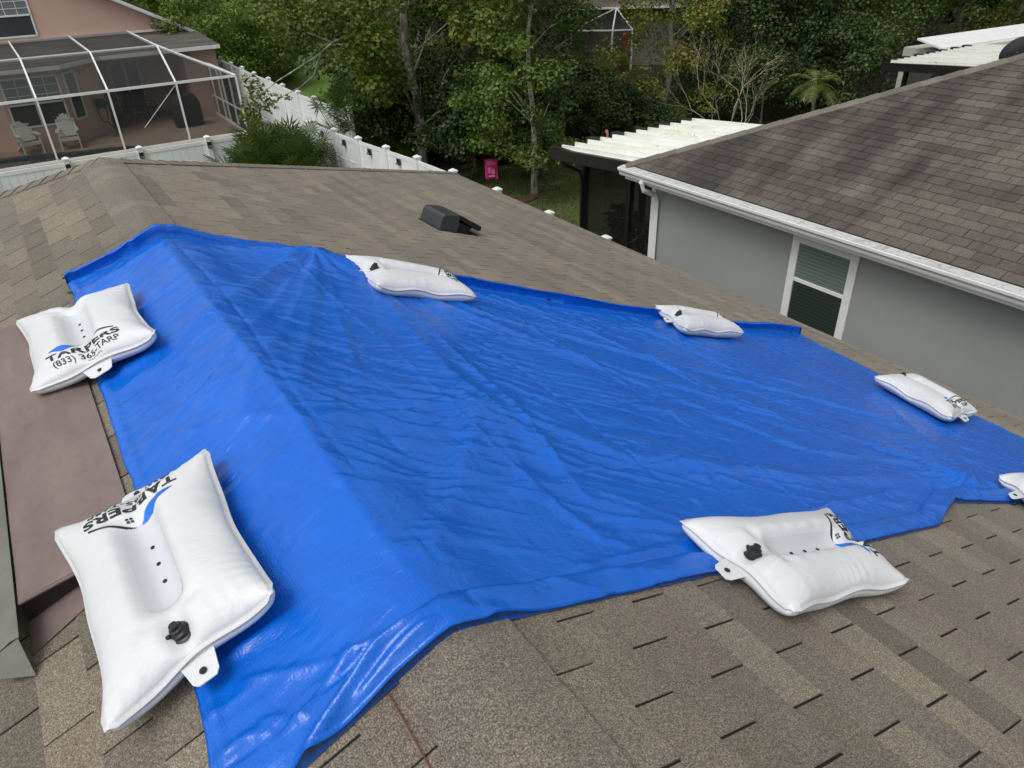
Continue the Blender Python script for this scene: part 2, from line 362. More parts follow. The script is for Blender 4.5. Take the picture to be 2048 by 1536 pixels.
# ------------------------------------------------------------------ shingled roofs
def clip(poly, planes):
    for (a, b_, c_) in planes:                      # keep a*x+b*y<=c
        out = []
        for i in range(len(poly)):
            p, q = poly[i], poly[(i+1) % len(poly)]
            dp = a*p[0]+b_*p[1]-c_; dq = a*q[0]+b_*q[1]-c_
            if dp <= 0: out.append(p)
            if dp*dq < 0: s_ = dp/(dp-dq); out.append((p[0]+(q[0]-p[0])*s_, p[1]+(q[1]-p[1])*s_))
        poly = out
        if len(poly) < 3: return []
    return poly
def shingles(b, O, A, U, arange, srange, planes, expo=.143, tabw=.305, slot=.009, butt=.006, seed=1, drift=0.5):
    """tabs laid on the plane through O: A runs along the courses, U runs up the slope"""
    r = random.Random(seed); O = Vector(O); A = Vector(A).normalized(); U = Vector(U).normalized(); N = A.cross(U)
    if N.z < 0: N = -N
    k = 0; s = srange[0]
    while s < srange[1]:
        off = (drift if k % 2 else 0)*tabw + r.uniform(-.006, .006); i0 = math.floor((arange[0]-off)/tabw)
        run = 0; tone = r.random()
        for i in range(i0, int(arange[1]/tabw)+2):
            a0 = off + i*tabw
            if run <= 0: tone = r.random(); run = r.choice((1, 2, 3, 4))
            run -= 1
            j = r.uniform(-.0015, .0015)
            sl_ = slot*r.choice((.35, .8, 1, 1, 1.15)); poly = clip([(a0+sl_/2, s+j), (a0+tabw-slot/2, s+j), (a0+tabw-slot/2, s+expo-.001), (a0+sl_/2, s+expo-.001)], planes)
            if not poly: continue
            top = [O + A*p[0] + U*p[1] + N*(butt*(1-(p[1]-s)/expo*.8)) for p in poly]; bot = [O + A*p[0] + U*p[1] - N*.001 for p in poly]
            n = len(poly); tv = min(1, max(0, tone + r.uniform(-.12, .12)))
            b.add(top+bot, [tuple(range(n))] + [(q, (q+1) % n, n+(q+1) % n, n+q) for q in range(n)], tone=tv)
        s += expo; k += 1
def caps(b, P0, P1, nl, nr, half=.17, expo=.143, lift=.012, seed=3, round_=.05):
    """bent cap shingles along P0->P1; nl/nr are unit vectors running down each side"""
    r = random.Random(seed); P0 = Vector(P0); P1 = Vector(P1); D = P1-P0; L = D.length; D.normalize(); nl = Vector(nl); nr = Vector(nr)
    prof = [(-1, 0), (-.6, 0), (-.28, 0), (0, 0), (.28, 0), (.6, 0), (1, 0)]
    k = int(L/expo)+1
    for i in range(k):
        a = i*expo; e = min(L, a+expo*1.0); rows = []
        for (s_, h) in ((a, lift*.45), (e, lift)):
            row = []
            for q, _ in prof:
                side = nl if q < 0 else nr; q_ = abs(q)*half
                bend = math.sqrt(q_*q_ + round_**2) - round_*.6
                pt = P0 + D*s_ + side*bend*(1 if q else 1)
                if q == 0: pt = P0 + D*s_ + (nl+nr)*.5*(round_*.4)
                row.append(pt + Vector((0, 0, h)))
            rows.append(row)
        low = [p + Vector((0, 0, -lift*1.4)) for p in rows[1]]
        n = len(prof); vs = rows[0]+rows[1]+low; tone = r.random()
        fs = [(j, j+1, n+j+1, n+j) for j in range(n-1)] + [(n+j, n+j+1, 2*n+j+1, 2*n+j) for j in range(n-1)]
        lowe = [rows[0][0]+Vector((0, 0, -lift)), rows[1][0]+Vector((0, 0, -lift*1.5)), rows[0][-1]+Vector((0, 0, -lift)), rows[1][-1]+Vector((0, 0, -lift*1.5))]
        m_ = len(vs); vs += lowe; fs += [(0, n, m_+1, m_), (n-1, 2*n-1, m_+3, m_+2)]
        b.add(vs, fs, tone=tone)

# ------------------------------------------------------------------ our house
UE, VP_, VC = 6.15, 6.86, 11.38              # eave u, ridge end v, rear corner v
zE = ZR - S*(UE-UR); UL = 2*UR-UE; V0 = -7.0
house = empty('house', (UR, 2, 0), 'low house with brown shingle hip roof carrying the big blue tarp in the foreground', 'house')
cs = 1/math.sqrt(1+S*S)
b = MB()
kk = (VC-VP_)/((UE-UR)/cs)                    # hip direction in plane coordinates
hipp = lambda sgn: [(1, -0, 1e9)]
# right plane: O at the ridge, A=+V, U up the slope (towards -U); s runs -len..0
ln = (UE-UR)/cs
shingles(b, (UR, 0, ZR), (0, 1, 0), (-cs, 0, S*cs), (V0, VC), (-ln, 0), [(0, 1, 0), (1, kk, VP_)] if False else [(0, 1, 0), (1, kk, VP_)], seed=5)
shingles(b, (UR, 0, ZR), (0, 1, 0), (cs, 0, S*cs), (V0, VC), (-ln, 0), [(0, 1, 0), (1, kk, VP_)], seed=9)
# rear hip end
sl = math.hypot(VC-VP_, ZR-zE); uu = Vector((0, -(VC-VP_), ZR-zE)).normalized()
shingles(b, (UR, VP_, ZR), (1, 0, 0), uu, (-6, 6), (-sl, 0), [(0, 1, 0), (1, (UE-UR)/sl, 0), (-1, (UE-UR)/sl, 0)], seed=11)
roof = b.build('roof', M['shingle'], house)
b = MB(); e = .004
b.quad((UR, V0, ZR-e), (UR, VP_, ZR-e), (UE, VC, zE-e), (UE, V0, zE-e)); b.quad((UR, V0, ZR-e), (UL, V0, zE-e), (UL, VC, zE-e), (UR, VP_, ZR-e))
b.quad((UR, VP_, ZR-e), (UL, VC, zE-e), (UE, VC, zE-e)); b.build('underlayment', M['slot'], house)
b = MB(); dl = Vector((-cs, 0, -S*cs)); dr = Vector((cs, 0, -S*cs)); dn = -uu
caps(b, (UR, V0, ZR+.006), (UR, 1.22, ZR+.006), dl, dr, .19, seed=21); b.build('ridge_cap', M['cap'], house, smooth=True); b = MB(); caps(b, (UR, 4.45, ZR+.006), (UR, VP_+.02, ZR+.006), dl, dr, .19, seed=22)
for sx, ds in ((1, dr), (-1, dl)):
    Pc = Vector((UR+sx*(UE-UR), VC, zE+.006)); P0 = Vector((UR, VP_, ZR+.006)); D = (Pc-P0).normalized()
    a = Vector(ds); a -= D*a.dot(D); a.normalize(); c_ = Vector(dn); c_ -= D*c_.dot(D); c_.normalize()
    s1 = Vector(D.cross(Vector((0, 0, 1)))).normalized()
    N1 = Vector((sx*S*cs, 0, cs)); N2 = Vector((0, (ZR-zE)/sl, (VC-VP_)/sl))
    e1 = D.cross(N1); e1 = -e1 if e1.dot(Vector((0, -1, 0))) < 0 else e1
    e2 = D.cross(N2); e2 = -e2 if e2.dot(Vector((0, 1, 0))) < 0 else e2
    caps(b, Pc, P0, e1.normalized(), e2.normalized(), .17, seed=23+sx)
b.build('ridge_cap', M['cap'], house, smooth=True)
b = MB(); zs = zE-.2
b.span((UL+.35, V0, 0), (UE-.35, VC-.4, zs)); b.build('wall', M['our_wall'], house)
b = MB()
b.span((UE-.02, V0, zE-.19), (UE+.0, VC, zE-.012)); b.span((UL, V0, zE-.19), (UL+.02, VC, zE-.012)); b.span((UL+.02, VC-.02, zE-.19), (UE-.02, VC, zE-.012))
b.span((UL+.02, V0, zE-.22), (UE-.02, VC-.02, zE-.195)); b.build('fascia', M['white'], house)
# off-ridge metal vent on the left slope (mauve)
def Lz(u, off=0): return ZR - S*(UR-u) + off
vent = empty('ridge_vent', (-.3, 3.1, Lz(-.3)), 'long mauve painted metal roof vent under the two left weight bags', 'roof vent')
b = MB(); v0, v1 = 2.17, 4.35; ua, ub = -.07, -.435
b.quad((-.27, v0-.10, Lz(-.27, .010)), (-.27, v0+.1, Lz(-.27, .010)), (ub, v0+.1, Lz(ub, .010)), (ub, v0-.14, Lz(ub, .010))); b.build('flange', M['mauve'], vent)
b = MB(); zt = lambda u: Lz(u, .018+.085*min(1, (ua-u)/.16)) 
us = [ua, ua-.04, ua-.10, ua-.18, ub]
hgt = [.018, .032, .055, .075, .105]
pr = [(u_, Lz(u_, h_)) for u_, h_ in zip(us, hgt)]
vs = []; nsg = 14
for i in range(nsg+1):
    vv = v0+(v1-v0)*i/nsg
    for u_, z_ in pr: vs.append((u_, vv, z_ + .0022*math.sin(i*2.1+u_*9)))
np_ = len(pr); b.add(vs, [(i*np_+j, i*np_+j+1, (i+1)*np_+j+1, (i+1)*np_+j) for i in range(nsg) for j in range(np_-1)])
b.bar((ua-.02, v0-.004, Lz(ua, .03)), (ub, v0-.004, Lz(ub, .103)), .010, .006); b.build('cover', M['mauve'], vent, smooth=True)
b = MB(); g = .007
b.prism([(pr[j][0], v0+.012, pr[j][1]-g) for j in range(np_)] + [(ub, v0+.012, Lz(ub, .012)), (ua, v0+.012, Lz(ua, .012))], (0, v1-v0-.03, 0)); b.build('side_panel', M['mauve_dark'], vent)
b = MB(); pts = [(ub-.006, Lz(ub, .112)), (ub-.03, Lz(ub, .108)), (ub-.06, Lz(ub, .090)), (ub-.09, Lz(ub, .06)), (ub-.115, Lz(ub, .03)), (ub-.118, Lz(ub, .012))]
vs = [(u_, vv, z_) for vv in (v0-.16, v1+.1) for u_, z_ in pts]; n_ = len(pts); b.add(vs, [(j, j+1, n_+j+1, n_+j) for j in range(n_-1)])
b.prism([(ub-.01, v0-.16, Lz(ub, .108)), (ub-.06, v0-.16, Lz(ub, .087)), (ub-.09, v0-.19, Lz(ub, .02)), (ub+.0, v0-.23, Lz(ub, .012))], (0, .01, .0)); b.build('deflector', M['steel'], vent, smooth=True)
# plastic exhaust vent
p = onroof(893, 455); vx, vy = p[0], p[1]
rv = empty('roof_vent', (vx, vy, ZR-S*(vx-UR)), 'small black hooded exhaust vent alone on the brown shingles', 'roof vent')
Mr = Matrix(((cs, 0, S*cs), (0, 1, 0), (-S*cs, 0, cs)))       # local x down the slope, y along the ridge, z off the roof
def rl(x, y, z): q = Mr @ Vector((x, y, z)); return (vx+q.x, vy+q.y, ZR-S*(vx-UR)+q.z)
b = MB(); hw = .2
top = [(-.2, .09), (-.17, .125), (.02, .135), (.27, .085), (.27, .055)]
prof = [(-.2, .004)] + top + [(.25, .05), (.21, .06), (.02, .05), (-.02, .004)]
b.prism([rl(x, -hw, z) for x, z in [(-.2, .004), (-.19, .13), (-.165, .158), (.0, .172), (.01, .004)]], Mr @ Vector((0, 2*hw, 0))); b.build('hood', M['vent'], rv, bevel=.006)
b = MB()
b.prism([rl(x, -hw+.004, z) for x, z in [(.012, .170), (.27, .098), (.275, .055), (.235, .05), (.012, .13)]], Mr @ Vector((0, 2*hw-.008, 0)))
b.prism([rl(x, -hw+.03, z) for x, z in [(.012, .1), (.18, .07), (.15, .004), (.012, .004)]], Mr @ Vector((0, 2*hw-.06, 0))); b.build('outlet', M['ventdark'], rv, bevel=.004)
b = MB(); b.box(rl(.02, 0, .007), (.46, .44, .006), M=Mr); b.build('flange', M['ventdark'], rv)

b = MB(); pa, pb_ = onroof(778, 1388, .012), onroof(866, 1545, .012); b.bar(pa, pb_, .0035, .002); b.build('chalk_line', plain('red_chalk', srgb(104, 58, 48), .9, .2), house)
# ------------------------------------------------------------------ tarp
def vnoise(U, V, fu, fv, seed):
    r = np.random.default_rng(seed); G = r.random((64, 64)); x = U*fu; y = V*fv
    xi = np.floor(x).astype(int); yi = np.floor(y).astype(int); fx = x-xi; fy = y-yi
    fx = fx*fx*(3-2*fx); fy = fy*fy*(3-2*fy); g = lambda a, c: G[a % 64, c % 64]
    return (g(xi, yi)*(1-fx)+g(xi+1, yi)*fx)*(1-fy) + (g(xi, yi+1)*(1-fx)+g(xi+1, yi+1)*fx)*fy - .5
NU, NV = 540, 380
su = np.linspace(0, 1, NU); tv = np.linspace(0, 1, NV)
topu = [-.10, .36, .69, 1.05, 1.36, 1.55, 1.72, 2.43, 3.35, 4.2, 5.0, 5.6]; topv = [4.80, 4.56, 4.60, 4.60, 4.58, 4.50, 4.38, 4.20, 3.95, 3.86, 3.80, 3.77]
botu = [-.10, .1, .3, .5, 1.43, 2.37, 2.9, 3.05, 3.3, 3.87, 4.6, 5.6]; botv = [1.12, 1.09, 1.10, 1.11, 1.09, 1.06, 1.05, 1.10, 1.17, 1.05, 1.0, .96]
Tt, Ss = np.meshgrid(tv, su)          # [NU,NV]
lv = [.9, 1.27, 1.47, 2.55, 3.34, 4.42, 4.9]; lu = [-.10, -.085, -.06, -.04, -.03, -.01, -.02]
rvv = [.9, 1.63, 1.99, 2.83, 3.79]; ru = [5.44, 5.43, 5.44, 5.40, 5.56]
Ss2 = Ss.copy(); Vg = 1.1 + Tt*3.2
for it in range(4):
    ul = np.interp(Vg, lv, lu) + .012*vnoise(Vg, Vg*0, 6, 1, 3); ur = np.interp(Vg, rvv, ru) + .02*vnoise(Vg, Vg*0, 5, 1, 4)
    Ug = ul + (ur-ul)*Ss
    vb = np.interp(Ug, botu, botv); vt = np.interp(Ug, topu, topv); Vg = vb + (vt-vb)*Tt
dB = Vg - vb; dT = vt - Vg; dL = Ug - ul; dR = ur - Ug
Hh = np.full_like(Ug, .016)
Hh += .026*vnoise(Ug, Vg, 1.1, 1.3, 1) + .014*vnoise(Ug+Vg*.6, Vg-Ug*.4, 3, 2.2, 2) + .006*vnoise(Ug*.5+Vg, Vg*.5-Ug, 9, 3.2, 5) + .003*vnoise(Ug+Vg, Vg-Ug, 17, 5, 6)
def seg_dist(ax, ay, bx, by):
    dx, dy = bx-ax, by-ay; L2 = dx*dx+dy*dy+1e-9; q = ((Ug-ax)*dx + (Vg-ay)*dy)/L2; qc = np.clip(q, 0, 1)
    return np.hypot(Ug-ax-qc*dx, Vg-ay-qc*dy), qc
def crease(pts, amp, wd, sharp=1.0, wob=.0):
    P_ = [onroof(*q)[:2] if max(q) > 20 else np.array(q) for q in pts]; best = np.full_like(Ug, 9.0); par = np.zeros_like(Ug); n = len(P_)-1
    for i in range(n):
        ds_, q = seg_dist(*P_[i], *P_[i+1]); mk = ds_ < best; best = np.where(mk, ds_, best); par = np.where(mk, (i+q)/n, par)
    prof = np.exp(-(best/wd)**(1.0+sharp*.5)); tap = np.clip(np.minimum(par, 1-par)*5+.15, 0, 1)
    return amp*prof*tap
CR = [([(868, 1244), (760, 1330), (640, 1500), (600, 1560)], .036, .019, 1.0), ([(850, 1240), (700, 1330), (570, 1490)], .020, .014, .6),
      ([(880, 1262), (800, 1335), (700, 1450)], .022, .013, .6), ([(765, 1305), (600, 1350), (470, 1372)], .012, .011, .3), ([(800, 1290), (720, 1360), (560, 1480), (430, 1520)], .013, .03, 1), ([(520, 1450), (630, 1455)], .012, .012, .5),
      ([(450, 1330), (560, 1260), (700, 1190)], .008, .03, 1), ([(560, 1470), (480, 1500), (440, 1540)], .012, .02, 1),
      ([(625, 507), (780, 620), (900, 760), (1150, 960)], .016, .06, .6), ([(650, 512), (830, 640), (1050, 850), (1200, 1040)], .012, .03, .3),
      ([(700, 540), (1000, 645), (1500, 770), (1920, 880)], .013, .035, .5), ([(720, 560), (1100, 700), (1600, 900), (1920, 950)], .014, .045, .5),
      ([(650, 515), (560, 700), (470, 900)], .011, .05, 1), ([(650, 515), (620, 680), (600, 820)], .010, .04, 1), ([(640, 515), (430, 640), (300, 760)], .012, .05, 1), ([(640, 512), (500, 600), (330, 640)], .010, .04, 1),
      ([(640, 515), (520, 660), (400, 850), (330, 1000)], .009, .04, 1), ([(650, 515), (680, 640), (740, 820)], .009, .04, .5), ([(335, 505), (420, 620), (600, 850), (740, 1060), (850, 1225)], .006, .03, .3),
      ([(960, 822), (1250, 920), (1600, 960), (1930, 958)], .017, .07, .8), ([(960, 822), (920, 980), (860, 1150)], .012, .06, 1), ([(960, 822), (1080, 1000), (1300, 1130)], .010, .05, 1), ([(960, 822), (700, 850), (600, 870)], .008, .02, .3),
      ([(1930, 957), (1500, 1050), (1050, 1190), (850, 1225)], .011, .022, .4), ([(1930, 957), (1810, 850), (1745, 775)], .014, .06, .6), ([(1930, 957), (1700, 880), (1300, 760), (1000, 680)], .012, .035, .5),
      ([(1480, 665), (1650, 760), (1860, 850)], .010, .03, .5), ([(1200, 622), (1450, 735), (1700, 800)], .010, .03, .5), ([(1000, 600), (1300, 720), (1600, 860)], .010, .03, .5), ([(1360, 660), (1300, 720), (1500, 830)], .007, .03, .5),
      ([(1930, 957), (1900, 1010), (1885, 1040)], .02, .02, .5), ([(1935, 957), (1950, 990)], .016, .015, .5), ([(1935, 957), (2020, 1000)], .012, .02, .5), ([(1400, 1100), (1200, 1130), (1000, 1200)], .007, .02, .4),
      ([(210, 780), (330, 700), (440, 640)], .012, .04, 1), ([(260, 960), (380, 820), (500, 740)], .011, .04, 1), ([(290, 900), (480, 860), (620, 860)], .009, .035, 1), ([(150, 600), (330, 510), (400, 500)], .015, .04, .8)]
HC = np.zeros_like(Hh)
for pts, amp, wd, sh in CR: HC += crease(pts, amp*1.15, wd, sh)
r_ = random.Random(12)
for i in range(520):                                          # small random crumples
    ax, ay = r_.uniform(-.05, 5.3), r_.uniform(1.1, 4.5); ang = r_.choice((R(15), R(-35), R(70), R(120))) + r_.gauss(0, .3); L_ = r_.uniform(.15, .7)
    bx, by = ax+math.cos(ang)*L_, ay+math.sin(ang)*L_; ds_, q = seg_dist(ax, ay, bx, by)
    Hh += r_.choice((-1, 1))*r_.uniform(.0015, .0048)*np.exp(-(ds_/r_.uniform(.006, .018)))*np.clip(np.minimum(q, 1-q)*4, 0, 1)
for k in range(1, 10): HC += .0065*(-1)**k*np.exp(-(np.abs(Ug-.58*k+.02*np.sin(Vg*3+k))/.008))
for k in range(3, 8): HC += .0065*(-1)**k*np.exp(-(np.abs(Vg-.58*k-.02*np.sin(Ug*2+k))/.008))
def ridged(theta, fl, fw, seed, sharp=2.0):
    c_, s_ = np.cos(theta), np.sin(theta); wx = .12*vnoise(Ug, Vg, 2.3, 2.1, seed+50); X = Ug*c_+Vg*s_; Y = -Ug*s_+Vg*c_+wx*(1+0*X)
    return (1-np.abs(2*vnoise(X+20, Y+20, fl, fw, seed)))**sharp - .5
wL = np.clip((UR+.1-Ug)/.25, 0, 1); wR = 1-wL; wU = np.clip((Vg-2.4+.25*(Ug-2))/1.2, 0, 1)
mask = .35+1.3*np.clip(vnoise(Ug, Vg, .9, 1.1, 61)+.45, 0, 1)
HC += .0062*wL*ridged(R(16), 1.3, 12, 62)*mask + .0042*wL*ridged(R(-4), 1.8, 22, 63) + .0030*wL*ridged(R(40), 1.6, 18, 68)*mask
HC += wR*mask*(.0058*ridged(R(-38), 1.1, 12, 64, 5)*(1-wU) + .0075*ridged(R(-52), .7, 10, 65, 5)*wU + .0032*ridged(R(-20), 1.2, 22, 66, 4) + .0028*ridged(R(28), 1.4, 20, 67, 4))
def tent(px, py, off, amp, rad, nf, ph):
    c_ = onroof(px, py, off)[:2]; dd = np.hypot(Ug-c_[0], Vg-c_[1]); th = np.arctan2(Vg-c_[1], Ug-c_[0])
    return amp*np.exp(-dd/rad*1.4)*(1) + .10*amp*np.cos(nf*th+ph+3*np.sin(2*th))*np.exp(-dd/(rad*1.5))*np.clip(dd/.12, 0, 1)
Hh += tent(632, 510, .10, .115, .42, 17, 0) + tent(1930, 957, .05, .075, .30, 15, 1) + tent(960, 822, .04, .045, .55, 11, 2)
ed = np.clip(np.minimum(np.minimum(dB, dT), np.minimum(dL, dR))/.25, 0, 1); Hh = .012 + (Hh-.012)*np.where(np.hypot(Ug-1.35, Vg-4.3) < .5, np.clip(ed*2, .3, 1), ed*.8+.2) + HC
# hems: rolled near edge, lifted lip along the top edge
Hh += .030*np.sqrt(np.clip(1-((dB-.05)/.055)**2, 0, 1))*(.8+.5*vnoise(Ug, Ug*0, 2.1, 1, 8)) - .008*np.exp(-((dB-.12)/.012)**2)
lipa = np.interp(Ug, [-.1, .3, .6, 1.2, 1.5, 2.2, 3.3, 4.2, 5.4], [.02, .05, .055, .04, .02, .05, .06, .055, .06])
sm_ = np.clip((.085-dT)/.022, 0, 1); Hh += lipa*sm_*sm_*(3-2*sm_)*np.clip(dT/.03+.4, 0, 1)*(1+.6*vnoise(Ug, Ug*0, 1.7, 1, 9)) + .018*np.exp(-((dT-.13)/.03)**2)*vnoise(Ug, Ug*0, 5, 1, 10)
Hh += .010*np.exp(-((dL-.03)/.02)**2)*(1+vnoise(Vg, Vg*0, 8, 1, 11))
Hh = np.maximum(Hh, .010)
Zg = roofz(Ug) + Hh + .022*np.exp(-((Ug-UR)/.22)**4)
lw_ = np.interp(Ug, [-.1, .25, .5, 1.3, 1.7, 2.1, 5.6], [.9, .9, .5, .1, .2, 1, 1])*(1+.5*vnoise(Ug, Ug*0, 1.3, 1, 14))
Vo = Vg - .052*lw_*np.exp(-((dT-.052)/.020)**2); Zg = Zg + .016*lw_*np.exp(-((dT-.052)/.022)**2) - .030*lw_*np.exp(-((dT-.088)/.014)**2)
Zg = np.maximum(Zg, roofz(Ug)+.008)
VV = np.stack([Ug, Vo, Zg], -1).reshape(-1, 3)
idx = np.arange(NU*NV).reshape(NU, NV)
Fq = np.stack([idx[:-1, :-1], idx[1:, :-1], idx[1:, 1:], idx[:-1, 1:]], -1).reshape(-1, 4)
def skirt(ring):                                             # the tarp's edge turned down on to the shingles
    global VV, Fq
    base = len(VV); low = VV[ring].copy(); low[:, 2] = roofz(low[:, 0]) + .007; VV = np.vstack([VV, low]); n = len(ring)
    q = np.stack([ring[:-1], ring[1:], base+np.arange(1, n), base+np.arange(0, n-1)], -1); Fq = np.vstack([Fq, q])
for ring in (idx[:, 0], idx[-1, :], idx[::-1, -1], idx[0, ::-1]): skirt(ring)
tarp = npmesh('tarp', VV, Fq, M['tarp'], smooth=True, label='large wrinkled blue plastic tarp spread over the brown shingle roof', cat='tarp')
def tarpz(u, v):
    i = np.argmin((Ug[:, NV//2]-u)**2); j = np.argmin((Vg[i]-v)**2); return float(Zg[i, j])
for (px, py) in ((1098, 603), (1580, 667), (143, 590), (131, 560)):
    b = MB(); q = onroof(px, py, .03); b.lathe([(.004, 0), (.013, 0), (.013, .004), (.004, .004)], (q[0], q[1], q[2]+.012), 12); b.build('grommet', M['brass'], tarp)

# ------------------------------------------------------------------ inflatable weight bags
BL, BW, BT = .86, .62, .155
def bag_z(a, b_, sd, ph):
    a = np.asarray(a, float); b_ = np.asarray(b_, float)
    P_ = np.power(np.clip(1-np.abs(a)**4.5, 0, 1), .5)*np.power(np.clip(1-np.abs(b_)**3, 0, 1), .5)
    mid = np.exp(-(np.abs(a)/.60)**8)                          # flat welded valley in the middle, a narrow notch towards each flap
    P_ = P_*(1 - .86*mid*np.exp(-(np.abs(b_)/.27)**3.2) - (1-mid)*(.30+.45*np.clip((np.abs(a)-.6)/.4, 0, 1))*np.exp(-(np.abs(b_)/.16)**2))
    ea = 1-np.abs(a); eb = 1-np.abs(b_)
    wr = .015*np.exp(-eb/.14)*np.abs(np.sin(a*24+ph+3*np.sin(a*4.3+sd)))*(.45+.55*np.sin(a*6.1+sd*3+np.sign(b_)))*(1-np.exp(-eb/.03)) + .014*np.exp(-ea/.12)*np.abs(np.sin(b_*13+ph*2+1.5*np.sin(b_*4+sd)))*(1-np.exp(-ea/.03))
    wr += .003*np.exp(-((b_-.36*np.sign(b_))/.1)**2)*np.sin(a*26+sd)*np.exp(-(a/.7)**4)*.5
    fold = .016*np.exp(-((np.abs(a)-.66)/.07)**2)*np.exp(-((np.abs(b_)-.28)/.16)**2)
    return BT*.62*P_ - wr*P_ - fold*P_
def bag_xy(a, b_):
    cr_ = .5*BL*a*(1-.10*(1-b_**2)) ; cy = .5*BW*b_*(1-.13*(1-a**2)-.05*np.exp(-(a/.12)**2)*0)
    rr = np.clip((np.abs(a)-.9)/.1, 0, 1)*np.clip((np.abs(b_)-.88)/.12, 0, 1)
    return cr_*(1-.035*rr), cy*(1-.05*rr)
def text_mesh(body, size, bold=0, xs=1.0, space=1.0):
    cu = bpy.data.curves.new('t', 'FONT'); cu.body = body; cu.size = size; cu.offset = bold; cu.align_x = 'CENTER'; cu.space_character = space; cu.resolution_u = 5
    o = bpy.data.objects.new('t', cu); col.objects.link(o); bpy.context.view_layer.update()
    me = bpy.data.meshes.new_from_object(o); bpy.data.objects.remove(o)
    bm = bmesh.new(); bm.from_mesh(me); bmesh.ops.triangulate(bm, faces=bm.faces)
    bmesh.ops.scale(bm, vec=(xs, 1, 1), verts=bm.verts)
    for it in range(3):
        ed_ = [e for e in bm.edges if e.calc_length() > .012]
        if ed_: bmesh.ops.subdivide_edges(bm, edges=ed_, cuts=1); bmesh.ops.triangulate(bm, faces=bm.faces)
    vs = [tuple(v.co) for v in bm.verts]; fs = [tuple(v.index for v in f.verts) for f in bm.faces]; bm.free(); return vs, fs
def poly_fine(poly):
    bm = bmesh.new(); vs = [bm.verts.new((x, y, 0)) for x, y in poly]; bm.faces.new(vs); bmesh.ops.triangulate(bm, faces=bm.faces)
    for it in range(4):
        ed_ = [e for e in bm.edges if e.calc_length() > .014]
        if ed_: bmesh.ops.subdivide_edges(bm, edges=ed_, cuts=1); bmesh.ops.triangulate(bm, faces=bm.faces)
    bm.verts.index_update(); o = [tuple(v.co) for v in bm.verts], [tuple(v.index for v in f.verts) for f in bm.faces]; bm.free(); return o
TXT = [(text_mesh('TARPERS', .062, .0022, 1.42, 1.06), (0, .312), 'print'), (text_mesh('(833) 365-TARP', .046, .0008, 1.08), (0, .358), 'print'), (text_mesh('Patent Pending', .012, 0, 1.1), (.02, .374), 'print')]
